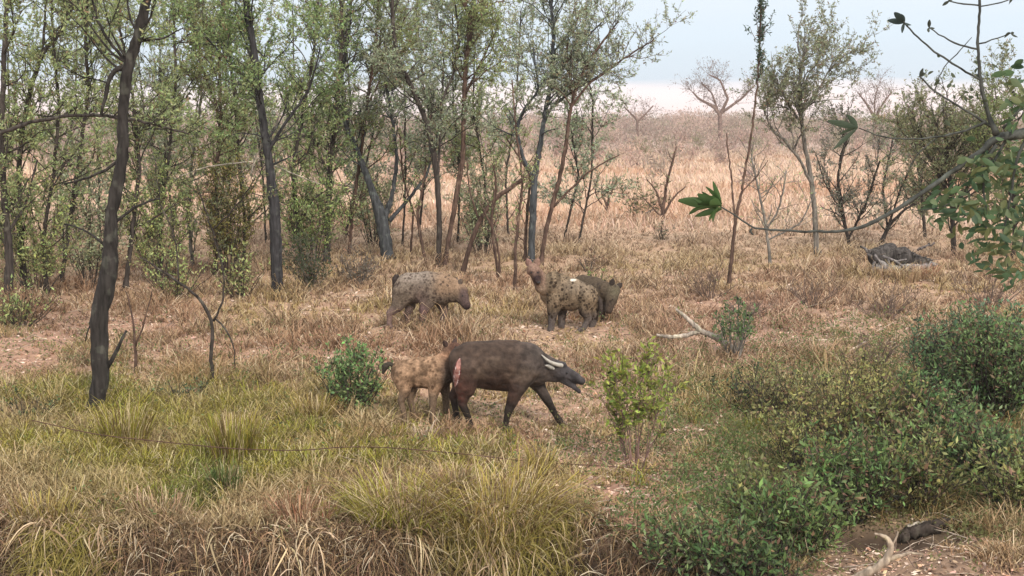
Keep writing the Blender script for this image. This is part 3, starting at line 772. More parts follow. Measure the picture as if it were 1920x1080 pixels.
    for _ in range(480):
        k = R.choice(((1846, 300), (1843, 350), (1850, 410), (1846, 450), (1905, 300), (1895, 370), (1885, 440), (1890, 500), (1945, 320), (1930, 400), (1915, 470), (1800, 372), (1770, 390), (1870, 300), (1925, 150), (1920, 200)))
        x = k[0] + R.gauss(0, 22); y = k[1] + R.gauss(0, 24); a = R.uniform(0, 6.28); L = R.uniform(16, 36)
        leaf(x, y, x + math.cos(a) * L, y + abs(math.sin(a)) * L * .9 - L * .15, R.uniform(7, 14), R.choice(((.12, .14, .06), (.07, .12, .055), (.11, .15, .075), (.06, .11, .06))), R.uniform(-.12, .2))
    lf.build('foliage', M_LEAF, root, foot)
near_tree()

# ---------------------------------------------------------------- dead wood on the ground
def wood_piece(name, label, cat, sts, lift=0.03, col=BARK_P, group=None, k=8, rough=.004):
    pts0 = G(*sts[0][0][:2])
    Y = pts0[1]; root = None
    root = empty(name, pts0, label, cat, group)
    for i, st in enumerate(sts):
        m = MB()
        P = np.array([W(p[0], p[1], Y + (p[3] if len(p) > 3 else 0)) for p in st]); r = np.array([p[2] for p in st]) / 2 / (F / Y)
        seg = np.concatenate([[0], np.cumsum(np.linalg.norm(np.diff(P, axis=0), axis=1))])
        mm = max(5, int(seg[-1] / 0.03)); u = np.linspace(0, seg[-1], mm)
        Q = np.stack([np.interp(u, seg, P[:, a]) for a in range(3)], -1)
        for _ in range(2): Q[1:-1] = .25 * Q[:-2] + .5 * Q[1:-1] + .25 * Q[2:]
        Q += RN.normal(size=Q.shape) * rough
        rr = np.interp(u, seg, r) * (1 + RN.normal(size=mm) * .07)
        Q[:, 2] = np.maximum(Q[:, 2], gz(Q[:, 0], Q[:, 1]) + rr * .4)
        m.tube(Q, rr, k, col)
        m.build('limb' if i == 0 else 'side_branch', M_BARK, root, pts0)
    return root
wood_piece('driftwood', 'pale bare crooked branch at the bottom edge under the right bushes', 'branch',
           [[(1560, 1110, 20), (1600, 1086, 19), (1640, 1068, 17), (1664, 1048, 16), (1672, 1028, 13), (1668, 1012, 10), (1655, 1004, 7), (1640, 1000, 4)], [(1664, 1050, 10), (1690, 1040, 8), (1712, 1036, 5), (1730, 1040, 3)], [(1670, 1030, 5), (1680, 1012, 4), (1684, 996, 3)]], col=np.array([.27, .22, .17]))
wood_piece('driftwood', 'thin straight grey stick leaning over the dark hollow at bottom right', 'branch',
           [[(1700, 990, 8), (1728, 1008, 8), (1752, 1026, 7), (1775, 1045, 6)]], col=np.array([.33, .30, .25]))
wood_piece('driftwood', 'thin curved stick at the bottom near the trailing green plant', 'branch',
           [[(1050, 1058, 5), (1090, 1052, 6), (1130, 1056, 6), (1180, 1066, 4)]], col=np.array([.36, .29, .22]))
wood_piece('dead_branch', 'forked grey fallen branch beside the small round bush', 'branch',
           [[(1382, 665, 16), (1368, 648, 13), (1345, 634, 12), (1312, 620, 11), (1290, 598, 9), (1268, 580, 5)], [(1312, 622, 9), (1285, 630, 9), (1255, 632, 8), (1230, 628, 5)]], col=np.array([.30, .26, .22]))
for lab, st in (('long pale twig at the top of the fallen twigs on the right', [(1680, 572, 5), (1700, 588, 6), (1735, 618, 4)]),
                ('pale twig lying crosswise among the fallen twigs on the right', [(1580, 665, 5), (1600, 655, 5), (1625, 640, 4)]),
                ('slanting twig lowest among the fallen twigs on the right', [(1520, 640, 4), (1540, 670, 5), (1555, 690, 4)]),
                ('short twig beside the dark spot at right', [(1640, 650, 4), (1665, 640, 5), (1690, 645, 3)])):
    wood_piece('twig', lab, 'twig', [st], group='fallen twigs in the grass at the right', col=np.array([.40, .33, .27]), k=5)
wood_piece('rotten_log', 'dark rotten log across the hollow behind the pale crooked branch', 'log',
           [[(1690, 1022, 26), (1730, 1012, 30), (1780, 1004, 28), (1830, 990, 22), (1870, 984, 12)], [(1770, 1004, 10), (1790, 980, 7), (1800, 962, 4)]], col=np.array([.05, .04, .034]), rough=.012)
# the fallen log
def log():
    g = G(1690, 515); Y = g[1]; sc = F / Y
    root = empty('fallen_log', g, 'dark weathered fallen log with pale broken boughs under it', 'log')
    A = W(1634, 484, Y); B = W(1740, 484, Y + .7)
    u = np.linspace(0, 1, 26)[:, None]; Q = A * (1 - u) + B * u
    Q[:, 2] += 0.09 * np.sin(u[:, 0] * 5); Q += RN.normal(size=Q.shape) * .014
    rr = np.interp(u[:, 0], [0, .04, .3, .7, 1], [.13, .20, .17, .19, .10]) * (1 + RN.normal(size=26) * .13)
    m = MB(); m.tube(Q, rr, 14, np.array([.115, .105, .10]))
    for k in range(90):
        j = R.randrange(0, 25); d = np.array([R.uniform(-.5, 1), R.uniform(-.6, .2), R.uniform(-.5, .6)]); p = Q[j] + np.array([0, -.08, .04]) * R.random()
        m.tube(np.array([p, p + d * .12, p + d * R.uniform(.15, .4)]), [.02, .012, .003], 4, R.choice(((.19, .17, .155), (.08, .07, .065), (.26, .21, .17))), cap=False); m.build('trunk', M_BARK, root, g)
    for (a, b, rr0, dy, cc) in (((1640, 500), (1700, 508), .10, -.25, (.20, .185, .175)), ((1690, 502), (1755, 498), .09, -.2, (.16, .145, .14)), ((1634, 478), (1618, 462), .05, 0, (.12, .11, .105)), ((1720, 470), (1748, 455), .04, .1, (.12, .105, .1))):
        m = MB(); v = np.linspace(0, 1, 12)[:, None]; q = W(*a, Y + dy) * (1 - v) + W(*b, Y + dy) * v + RN.normal(size=(12, 3)) * .025
        q[:, 2] = np.maximum(q[:, 2], gz(q[:, 0], q[:, 1]) + .02); m.tube(q, rr0 * (1 + RN.normal(size=12) * .25) * np.linspace(1, .5, 12), 8, cc); m.build('broken_bough', M_BARK, root, g)
    for st in ([(1640, 478), (1650, 492), (1662, 512)], [(1655, 480), (1680, 490), (1700, 486)], [(1640, 490), (1635, 505), (1640, 520)], [(1680, 490), (1700, 505), (1730, 515)], [(1665, 484), (1668, 505), (1685, 520)]):
        m = MB(); P = np.array([W(a, b, Y - .3) for a, b in st]); P[:, 2] = np.maximum(P[:, 2], gz(P[:, 0], P[:, 1]) + .01)
        m.tube(P, [.03, .026, .014], 6, (.17, .155, .15)); m.build('broken_bough', M_BARK, root, g)
log()

# old slack wire
def wire():
    pts = [(60, 788), (180, 815), (300, 828), (440, 842), (560, 845), (640, 838), (720, 838), (860, 850), (1000, 866), (1130, 874), (1250, 880), (1400, 884), (1560, 882)]
    Y = 15.2; g = G(120, 930); g[2] -= .05
    root = empty('slack_wire', W(60, 788, Y) * np.array([1, 1, 0]) + np.array([0, 0, float(gz(-5, Y))]), 'thin slack rusty fence wire running across above the yellow grass', 'wire')
    P = np.array([W(a, b, Y) for a, b in pts]); m = MB()
    u = np.linspace(0, 1, 90); s = np.linspace(0, 1, len(P))
    Q = np.stack([np.interp(u, s, P[:, i]) for i in range(3)], -1)
    for _ in range(4): Q[1:-1] = .25 * Q[:-2] + .5 * Q[1:-1] + .25 * Q[2:]
    m.tube(Q, .0055, 5, (.1, .06, .05)); m.build('strand', M_WIRE, root, np.array(root.location))
wire()
# the dusty air that pales the far scrub
hz = bpy.data.meshes.new('haze')
bm = bmesh.new(); bmesh.ops.create_cube(bm, size=1.0)
for v in bm.verts:
    v.co.x *= 4200; v.co.y = v.co.y * 3140 + 1500; v.co.z = -3.0 if v.co.z < 0 else 9.5
bm.to_mesh(hz); bm.free()
hm = bpy.data.materials.new('haze'); hm.use_nodes = True
hm.node_tree.nodes.remove(hm.node_tree.nodes['Principled BSDF'])
pv = hm.node_tree.nodes.new('ShaderNodeVolumePrincipled')
pv.inputs['Color'].default_value = (.96, .90, .87, 1); pv.inputs['Density'].default_value = HAZE
hm.node_tree.links.new(pv.outputs[0], hm.node_tree.nodes['Material Output'].inputs['Volume'])
hz.materials.append(hm)
ho = bpy.data.objects.new('haze', hz); COL.objects.link(ho); ho['kind'] = 'stuff'
# ---------------------------------------------------------------- animals
def capsule(bm, p0, r0, p1, r1, sq=1.0):
    res = bmesh.ops.create_icosphere(bm, subdivisions=3, radius=1.0)
    ax = Vector(p1) - Vector(p0)
    L = ax.length; a = ax / L if L > 1e-6 else Vector((0, 0, 1))
    for v in res['verts']:
        n = v.co.copy(); t = n.dot(a)
        c, r = (Vector(p1), r1) if t > 0 else (Vector(p0), r0)
        v.co = c + Vector((n.x * r, n.y * r * sq, n.z * r))
def remeshed(bm, voxel, smooth, name):
    me = bpy.data.meshes.new(name); bm.to_mesh(me); bm.free()
    o = bpy.data.objects.new(name, me); COL.objects.link(o)
    a = o.modifiers.new('r', 'REMESH'); a.mode = 'VOXEL'; a.voxel_size = voxel
    b = o.modifiers.new('s', 'SMOOTH'); b.factor = 0.5; b.iterations = smooth
    dg = bpy.context.evaluated_depsgraph_get(); dg.update()
    m2 = bpy.data.meshes.new_from_object(o.evaluated_get(dg)); m2.name = name
    bpy.data.objects.remove(o); bpy.data.meshes.remove(me)
    return m2
class Critter:
    def __init__(s, name, label, cat, px0, py0, group=None, turn=0.0, Y=None):
        g = G(px0, py0); s.g = g; s.S = F / g[1]; s.px0 = px0; s.py0 = py0
        s.root = empty(name, g, label, cat, group)
        s.root.rotation_euler = (0, 0, turn)
    def L(s, px, py, lat=0.0):
        return Vector(((px - s.px0) / s.S, lat, (s.py0 - py) / s.S))
    def body(s, caps, colour, m, voxel=0.014, smooth=4, name='body'):
        bm = bmesh.new()
        for c in caps:
            (x0, y0, l0, r0), (x1, y1, l1, r1) = c[0], c[1]
            capsule(bm, s.L(x0, y0, l0), r0 / s.S, s.L(x1, y1, l1), r1 / s.S, c[2] if len(c) > 2 else 1.0)
        me = remeshed(bm, voxel, smooth, name)
        n = len(me.vertices); co = np.empty(n * 3, np.float32); me.vertices.foreach_get('co', co); co = co.reshape(-1, 3)
        no = np.empty(n * 3, np.float32); me.vertices.foreach_get('normal', no); no = no.reshape(-1, 3)
        px = s.px0 + co[:, 0] * s.S; py = s.py0 - co[:, 2] * s.S
        c = np.clip(colour(px, py, co[:, 1], co, no), 0.004, 1)
        at = me.attributes.new('col', 'FLOAT_COLOR', 'POINT')
        at.data.foreach_set('color', np.hstack([c, np.ones((n, 1))]).astype(np.float32).ravel())
        me.polygons.foreach_set('use_smooth', np.ones(len(me.polygons), bool))
        me.materials.append(m)
        o = bpy.data.objects.new(name, me); COL.objects.link(o); o.parent = s.root
        s.co, s.no, s.c, s.px, s.py = co, no, c, px, py
        return o
    def fur(s, n, length, back, where=None, name='fur'):
        idx = np.arange(len(s.co)) if where is None else np.where(where(s.px, s.py))[0]
        i = RN.choice(idx, n)
        P = s.co[i] + RN.normal(size=(n, 3)) * .006; D = s.no[i] * .5 + np.array(back) + RN.normal(size=(n, 3)) * .25
        mb = MB(); mb.leaves(P, D, length * RN.uniform(.5, 1.2, n), .007, s.c[i] * RN.uniform(.6, 1.35, (n, 1)), fold=0.0)
        return mb.build(name, M_FUR, s.root)
    def tube(s, name, pts, m, col, k=8, curve=3, parent=None):
        P = np.array([s.L(*p[:3]) for p in pts]); r = np.array([p[3] for p in pts]) / s.S
        u = np.linspace(0, len(P) - 1, len(P) * 5); Q = np.stack([np.interp(u, np.arange(len(P)), P[:, a]) for a in range(3)], -1)
        for _ in range(curve): Q[1:-1] = .25 * Q[:-2] + .5 * Q[1:-1] + .25 * Q[2:]
        mb = MB(); mb.tube(Q, np.interp(u, np.arange(len(P)), r), k, col); return mb.build(name, m, parent or s.root)
    def ear(s, base, tip, w, col, col_in, name='ear'):
        a = np.array(s.L(*base)); b = np.array(s.L(*tip)); w = w / s.S; d = b - a; L = np.linalg.norm(d); d = d / L
        sd = np.cross(d, [0.15, 1, 0.1]); sd /= np.linalg.norm(sd); u = np.cross(sd, d)
        mb = MB()
        for sgn, cc in ((1, col), (-1, col_in)):
            V = []; n = 7
            for i in range(n):
                t = i / (n - 1); ww = w * math.sin(math.pi * (0.2 + 0.8 * t) ** .9) * .5 + .001
                c = a + d * L * t
                for q in (-1, -.5, 0, .5, 1):
                    V.append(c + sd * ww * q + u * (ww * (q * q) * .7 - sgn * .004 * (1 - q * q)))
            Q = []
            for i in range(n - 1):
                for j in range(4):
                    k = i * 5 + j; Q.append([k, k + 1, k + 6, k + 5])
            mb.add(V, cc, Q)
        return mb.build(name, M_FUR, s.root)
    def ball(s, name, p, r, m, sx=1, sy=1, sz=1):
        me = bpy.data.meshes.new(name); bm = bmesh.new(); bmesh.ops.create_icosphere(bm, subdivisions=2, radius=r / s.S)
        for v in bm.verts: v.co.x *= sx; v.co.y *= sy; v.co.z *= sz
        bm.to_mesh(me); bm.free(); me.materials.append(m)
        o = bpy.data.objects.new(name, me); o.location = s.L(*p); o.parent = s.root; COL.objects.link(o); return o

def lerp(c, w, col):
    w = np.clip(w, 0, 1)[:, None]; return c * (1 - w) + np.array(col) * w

# --- the buffalo
B = Critter('buffalo', 'dark brown young buffalo walking right with a torn pink rump and lowered head', 'buffalo', 947, 805)
def buff_col(px, py, y, co, no):
    c = np.tile(np.array([.050, .034, .026]), (len(px), 1))
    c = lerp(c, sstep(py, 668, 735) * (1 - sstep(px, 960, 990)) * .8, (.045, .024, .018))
    c = lerp(c, sstep(px, 955, 1010) * .8, (.05, .041, .037))
    c = lerp(c, sstep(px, 1025, 1060), (.042, .038, .040))
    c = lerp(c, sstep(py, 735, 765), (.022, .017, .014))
    c = lerp(c, blob(px, py, 865, 715, 20, 16) * .5, (.07, .03, .023))
    c = lerp(c, blob(px, py, 1095, 718, 9, 9), (.02, .018, .018))
    c = lerp(c, blob(px, py, 1035, 655, 40, 8) * .5, (.03, .025, .02))
    # torn patch of raw hide on the rump
    u = px - (857 + (690 - py) * 0.17); v = (py - 692) / 27
    e = (u / (5.6 * np.sqrt(np.clip(1 - v * v, 0.02, 1)))) ** 2
    nn = vnoise(co[:, 0], co[:, 2], 40, 9)
    e = e * (.6 + .9 * vnoise(co[:, 0], co[:, 2], 22, 19))
    w = (np.abs(v) < 1) * (e < 1.0) * (y < .17)
    rim = (np.abs(v) < 1.08) * (e < 1.7) * (y < .17)
    c = lerp(c, rim * .85, (.10, .022, .022))
    c = lerp(c, w * 1.0, (.30, .155, .13))
    c = lerp(c, w * (nn > .55) * .8, (.20, .06, .05))
    c = lerp(c, w * (e > .5) * (nn > .35), (.55, .45, .42))
    c = lerp(c, blob(px, py, 863, 735, 8, 18) * (nn > .4) * .6, (.07, .018, .014))
    c = lerp(c, sstep(vnoise(co[:, 0], co[:, 2], 5, 18), .55, .85) * sstep(py, 640, 660) * (py < 740) * .35, (.13, .095, .07))
    return c * (0.7 + 0.6 * vnoise(co[:, 0] + co[:, 1], co[:, 2] * 2, 12, 8))[:, None]
s = .74
B.body([
    ((884, 677, 0, 41), (930, 680, 0, 47), s), ((930, 680, 0, 47), (985, 680, 0, 43), s), ((905, 697, 0, 31), (950, 703, 0, 30), s),
    ((880, 668, 0, 32), (960, 668, 0, 36), .5), ((952, 664, 0, 30), (992, 662, 0, 22), .45), ((868, 672, 0, 29), (872, 700, 0, 27), .9),
    ((988, 684, 0, 36), (1006, 692, 0, 30), .75), ((992, 670, 0, 28), (1044, 689, -.01, 15.5), .62), ((1000, 688, 0, 24), (1044, 699, -.01, 16), .6),
    ((1042, 688, -.02, 18), (1056, 696, -.03, 16), .78), ((1054, 692, -.03, 14), (1082, 705, -.05, 10), .72), ((1080, 705, -.05, 9.5), (1092, 711, -.06, 7.5), 1.0),
    ((1050, 702, -.03, 11), (1078, 722, -.05, 5.5), .7), ((1078, 723, -.05, 5), (1088, 731, -.06, 4), 1.0), ((1044, 682, -.02, 9), (1056, 683, -.02, 9), 1.3),
    # near foreleg
    ((984, 690, -.13, 27), (970, 722, -.14, 17), .62), ((970, 722, -.14, 16), (956, 760, -.14, 9), .85), ((956, 758, -.14, 8.8), (953, 768, -.14, 8.2)), ((953, 768, -.14, 7), (948, 792, -.14, 5.5)), ((948, 792, -.14, 6.5), (948, 799, -.14, 7.5)),
    # far foreleg stretched forward
    ((996, 700, .12, 24), (1012, 726, .13, 13), .7), ((1012, 726, .13, 12), (1032, 760, .13, 8)), ((1032, 760, .13, 7.5), (1046, 785, .13, 5.6)), ((1047, 787, .13, 6.5), (1053, 795, .13, 7)),
    # near hind leg
    ((876, 690, -.13, 30), (872, 722, -.14, 20), .7), ((872, 722, -.14, 17), (866, 752, -.14, 8.5), .85), ((866, 752, -.14, 8.5), (878, 780, -.14, 6)), ((878, 780, -.14, 6), (881, 798, -.14, 7.2)),
    # far hind leg
    ((872, 695, .12, 28), (862, 722, .13, 17), .7), ((862, 722, .13, 15), (847, 746, .13, 8.5)), ((847, 746, .13, 8), (852, 772, .13, 6)), ((852, 772, .13, 6), (855, 790, .13, 7)),
    ((915, 712, 0, 18), (962, 720, 0, 14), .9)], buff_col, M_HIDE, voxel=.011, smooth=5)
for sg in (-1, 1):
    B.tube('horn', [(1055, 681, sg * .055 - .02, 4.2), (1045, 678, sg * .10 - .02, 4.0), (1034, 673, sg * .13 - .02, 3.2), (1025, 667, sg * .125 - .02, 2.3), (1016, 659, sg * .10 - .02, .9)], M_HORN, (.5, .5, .45), 10)
    B.ear((1040, 687, sg * .09 - .02), (1022, 677 if sg < 0 else 681, sg * .16 - .02), 9, (.34, .33, .30) if sg < 0 else (.05, .045, .04), (.40, .38, .34))
    B.ball('eye', (1064, 694, sg * .068 - .036), 2.2, M_EYE)
for (x, y, l) in ((948, 802, -.14), (1055, 798, .13), (881, 802, -.14), (855, 795, .13)):
    me = MB(); p = np.array(B.L(x, y, l)); me.tube(np.array([p + [-.003, 0, -.035], p + [0, 0, 0], p + [-.004, 0, .03]]), [.056, .05, .036], 10, (.02, .018, .016)); me.build('hoof', M_HORN if False else M_HIDE, B.root)
B.tube('tail', [(866, 650, 0, 5), (857, 664, .05, 4), (853, 690, .07, 3), (852, 712, .06, 5), (853, 724, .05, 2)], M_HIDE, (.04, .03, .025))

def spots(c, co, py, n, r, col, keep, seed=1, ylim=None):
    rg = np.random.default_rng(seed); ids = np.where(keep)[0]
    if len(ids) == 0: return c
    for i in rg.choice(ids, n):
        d = np.linalg.norm((co - co[i]) * np.array([1, 1, .8]), axis=1)
        c = lerp(c, (d < r * rg.uniform(.6, 1.25)) * .8, col)
    return c
HG = 'spotted hyenas around the buffalo'
# --- hyena biting the rump
A = Critter('hyena', 'sandy hyena with a dark raised head biting the rump of the buffalo', 'hyena', 800, 792, HG)
def colA(px, py, y, co, no):
    c = np.tile(np.array([.215, .14, .09]), (len(px), 1))
    c = c * (.45 + 1.1 * vnoise(co[:, 0], co[:, 2], 20, 63))[:, None]
    c = lerp(c, sstep(px, 822, 840) * .9, (.14, .085, .06)); c = lerp(c, sstep(px, 838, 850), (.085, .048, .036))
    c = lerp(c, sstep(py, 722, 742), (.14, .10, .07)); c = lerp(c, blob(px, py, 838, 705, 12, 30), (.06, .045, .035))
    c = lerp(c, blob(px, py, 838, 660, 20, 6) * .6, (.42, .25, .16))
    return spots(c, co, py, 90, .018, (.09, .055, .035), (py > 668) & (px < 820) & (py < 725), 2)
A.body([((758, 698, 0, 26), (800, 698, 0, 30), .72), ((800, 697, 0, 30), (822, 696, 0, 31), .72), ((752, 692, 0, 20), (822, 682, 0, 20), .5), ((822, 688, 0, 25), (845, 662, 0, 15), .62),
        ((836, 700, 0, 20), (842, 672, 0, 13), .65), ((844, 654, 0, 14), (856, 650, -.01, 13), .85), ((856, 650, -.01, 11), (870, 654, -.02, 7.5), .9), ((856, 657, -.01, 8), (869, 661, -.02, 5), .9),
        ((756, 704, -.08, 22), (760, 728, -.09, 12), .65), ((760, 728, -.09, 11), (752, 748, -.09, 7)), ((752, 748, -.09, 6.5), (758, 772, -.09, 5)), ((758, 772, -.09, 5), (760, 790, -.09, 6)),
        ((762, 704, .08, 20), (772, 730, .09, 11), .7), ((772, 730, .09, 10), (768, 752, .09, 6.5)), ((768, 752, .09, 6), (776, 788, .09, 5.5)),
        ((820, 706, -.09, 19), (814, 736, -.10, 9.5), .7), ((814, 736, -.1, 8.5), (812, 770, -.1, 6)), ((812, 770, -.1, 5.5), (815, 790, -.1, 6.5)),
        ((828, 708, .09, 17), (836, 738, .1, 9), .7), ((836, 738, .1, 8), (838, 788, .1, 6))], colA, M_FUR, voxel=.011)

A.ear((838, 645, -.06), (834, 631, -.09), 10, (.06, .04, .035), (.10, .06, .05)); A.ear((852, 642, .06), (856, 630, .09), 9, (.06, .04, .035), (.10, .06, .05))
A.ball('eye', (856, 645, -.075), 1.6, M_EYE)
A.tube('tail', [(740, 684, 0, 4), (730, 678, 0, 4), (722, 684, 0, 7), (717, 698, 0, 2)], M_FUR, (.045, .04, .032))
# --- hyena with lowered head, middle
Bm = Critter('hyena', 'greyish spotted hyena with lowered dark head standing left behind the buffalo', 'hyena', 800, 614, HG)
def colB(px, py, y, co, no):
    c = np.tile(np.array([.11, .087, .067]), (len(px), 1))
    c = c * (.65 + .8 * vnoise(co[:, 0], co[:, 2] * .6, 24, 62))[:, None]
    c = lerp(c, blob(px, py, 780, 515, 42, 16), (.22, .185, .155)); c = lerp(c, sstep(px, 800, 835) * (1 - sstep(py, 535, 565)) * .9, (.22, .15, .10))
    c = lerp(c, sstep(py, 566, 585), (.12, .085, .08)); c = lerp(c, blob(px, py, 790, 590, 14, 40) * .8, (.13, .08, .08))
    c = lerp(c, sstep(px, 857, 868) * sstep(py, 530, 545), (.085, .06, .055)); c = lerp(c, blob(px, py, 878, 575, 8, 9), (.03, .02, .02))
    c = lerp(c, blob(px, py, 735, 595, 14, 12) * .6, (.26, .18, .15))
    return spots(c, co, py, 200, .017, (.05, .036, .03), (py < 562) & (px < 845), 3)
Bm.body([((762, 540, 0, 27), (800, 538, 0, 32), .7), ((800, 538, 0, 32), (826, 541, 0, 31), .7), ((765, 530, 0, 21), (835, 530, 0, 20), .5), ((826, 540, 0, 28), (856, 546, -.03, 20), .65), ((848, 536, -.02, 18), (864, 544, -.05, 15), .7),
         ((860, 546, -.05, 16), (868, 556, -.07, 13), .85), ((867, 556, -.07, 12), (876, 571, -.1, 8), .95),
         ((756, 550, -.08, 23), (746, 572, -.09, 12), .7), ((746, 572, -.09, 11), (731, 586, -.09, 7)), ((731, 586, -.09, 6), (730, 606, -.09, 5)), ((730, 606, -.09, 5), (733, 611, -.09, 5.5)),
         ((762, 550, .08, 21), (768, 574, .09, 11), .7), ((768, 574, .09, 9), (762, 592, .09, 6)), ((762, 592, .09, 5.5), (767, 612, .09, 5.5)),
         ((806, 552, -.09, 20), (796, 578, -.1, 10), .7), ((796, 578, -.1, 9), (792, 598, -.1, 6)), ((792, 598, -.1, 5.5), (793, 614, -.1, 6)),
         ((824, 552, .09, 18), (832, 580, .1, 9), .7), ((832, 580, .1, 8), (830, 612, .1, 5.5))], colB, M_FUR, voxel=.012)

Bm.ear((862, 531, -.1), (867, 519, -.13), 10, (.14, .11, .09), (.10, .07, .06)); Bm.ear((856, 530, .05), (857, 519, .08), 9, (.14, .11, .09), (.10, .07, .06))
Bm.ball('eye', (869, 551, -.17), 1.5, M_EYE)
Bm.tube('tail', [(748, 524, 0, 4), (744, 514, -.02, 4), (741, 522, -.04, 6), (738, 536, -.04, 2)], M_FUR, (.04, .032, .03))
# --- alert hyena
Cc = Critter('hyena', 'blotched brown hyena with raised dark face looking towards the viewer', 'hyena', 1060, 620, HG)
def colC(px, py, y, co, no):
    c = np.tile(np.array([.13, .098, .066]), (len(px), 1))
    c = c * (.45 + 1.15 * vnoise(co[:, 0], co[:, 2] * .4, 26, 61))[:, None]
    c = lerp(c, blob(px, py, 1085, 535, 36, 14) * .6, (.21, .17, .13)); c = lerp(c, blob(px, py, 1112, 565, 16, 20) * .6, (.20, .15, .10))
    c = lerp(c, (1 - sstep(px, 1015, 1026)) * (1 - sstep(py, 530, 550)), (.20, .13, .10))
    c = lerp(c, blob(px, py, 1006, 519, 9, 10) * 1.5, (.028, .018, .018)); c = lerp(c, (blob(px, py, 995, 507, 3.5, 3.5) + blob(px, py, 1007, 507, 3.5, 3.5)) * .9, (.03, .02, .02)); c = lerp(c, blob(px, py, 1014, 543, 8, 14) * .7, (.34, .26, .19))
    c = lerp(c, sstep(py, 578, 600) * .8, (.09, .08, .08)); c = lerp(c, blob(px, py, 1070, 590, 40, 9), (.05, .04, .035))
    c = spots(c, co, py, 420, .0175, (.022, .015, .011), (px > 1024) & (py < 602), 4)
    return lerp(c, ((px - 1074) / 6) ** 2 + ((py - 524) / 2.2) ** 2 < 1, (.5, .46, .4))
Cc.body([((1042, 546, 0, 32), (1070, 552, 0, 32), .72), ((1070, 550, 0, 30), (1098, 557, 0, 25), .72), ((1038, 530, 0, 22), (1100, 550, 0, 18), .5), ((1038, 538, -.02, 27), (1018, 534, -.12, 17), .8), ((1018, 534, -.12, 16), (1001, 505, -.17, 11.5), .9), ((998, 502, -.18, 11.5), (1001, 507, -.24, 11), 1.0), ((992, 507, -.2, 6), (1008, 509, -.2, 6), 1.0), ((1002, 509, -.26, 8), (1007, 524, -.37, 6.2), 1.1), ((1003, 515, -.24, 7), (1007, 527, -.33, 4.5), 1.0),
         ((1040, 560, -.09, 20), (1036, 584, -.1, 11), .75), ((1036, 584, -.1, 10), (1034, 604, -.1, 7)), ((1034, 604, -.1, 6.5), (1032, 619, -.1, 7)),
         ((1050, 560, .09, 18), (1054, 586, .1, 10), .75), ((1054, 586, .1, 9), (1053, 618, .1, 6)),
         ((1100, 562, -.09, 20), (1096, 582, -.1, 12), .75), ((1096, 582, -.1, 11), (1103, 598, -.1, 7)), ((1103, 598, -.1, 6.5), (1092, 619, -.1, 5.5)), ((1092, 618, -.1, 6), (1086, 621, -.1, 6)),
         ((1106, 566, .09, 20), (1112, 588, .1, 12), .75), ((1112, 588, .1, 11), (1116, 600, .1, 7)), ((1116, 600, .1, 6.5), (1110, 618, .1, 6))], colC, M_FUR, voxel=.012)

Cc.ear((991, 496, -.18), (986, 481, -.17), 13, (.20, .12, .10), (.07, .035, .035)); Cc.ear((1005, 495, -.18), (1008, 480, -.17), 13, (.22, .14, .11), (.07, .035, .035))
for sg in (-1, 1): Cc.ball('eye', (1001 + sg * 6, 507, -.325), 1.5, M_EYE)
Cc.ball('nose', (1008, 524, -.43), 2.6, M_EYE, 1.2, .8, .8)
Cc.tube('tail', [(1120, 556, 0, 4), (1126, 566, 0, 4), (1127, 580, 0, 5), (1126, 592, 0, 2)], M_FUR, (.05, .04, .035))
# --- hyena behind it
D = Critter('hyena', 'dark hyena lowering its head behind the alert one, only two ears and the muzzle clear', 'hyena', 1110, 606, HG)
def colD(px, py, y, co, no):
    c = np.tile(np.array([.075, .058, .042]), (len(px), 1)); c = lerp(c, sstep(py, 560, 575) * sstep(px, 1122, 1132), (.06, .045, .035))
    c = lerp(c, blob(px, py, 1155, 545, 14, 10) * .6, (.13, .12, .08))
    return spots(c, co, py, 60, .025, (.045, .035, .03), px > 1050, 5)
D.body([((1096, 546, .72, 23), (1116, 548, .45, 25), .8), ((1114, 548, .45, 25), (1138, 548, .15, 18), .75), ((1136, 546, .15, 17), (1150, 546, .1, 14), .85), ((1150, 546, .1, 14), (1146, 562, .03, 12), .9), ((1146, 562, .03, 11), (1141, 580, -.03, 8), .95),
        ((1122, 556, .16, 16), (1126, 580, .16, 9), .7), ((1126, 580, .16, 8), (1124, 604, .16, 6)), ((1128, 556, .32, 15), (1132, 580, .32, 8), .7), ((1132, 580, .32, 7), (1131, 604, .32, 6)),
        ((1096, 554, .64, 17), (1098, 578, .64, 10), .7), ((1098, 578, .64, 8), (1100, 602, .64, 6)), ((1104, 556, .84, 15), (1110, 578, .84, 9), .7), ((1110, 578, .84, 8), (1108, 600, .84, 6))], colD, M_FUR, voxel=.012)
D.ear((1146, 534, .03), (1150, 521, .0), 11, (.05, .04, .035), (.09, .06, .05)); D.ear((1160, 540, .16), (1169, 531, .18), 11, (.05, .04, .035), (.09, .06, .05))
D.ball('eye', (1148, 559, -.10), 1.5, M_EYE)

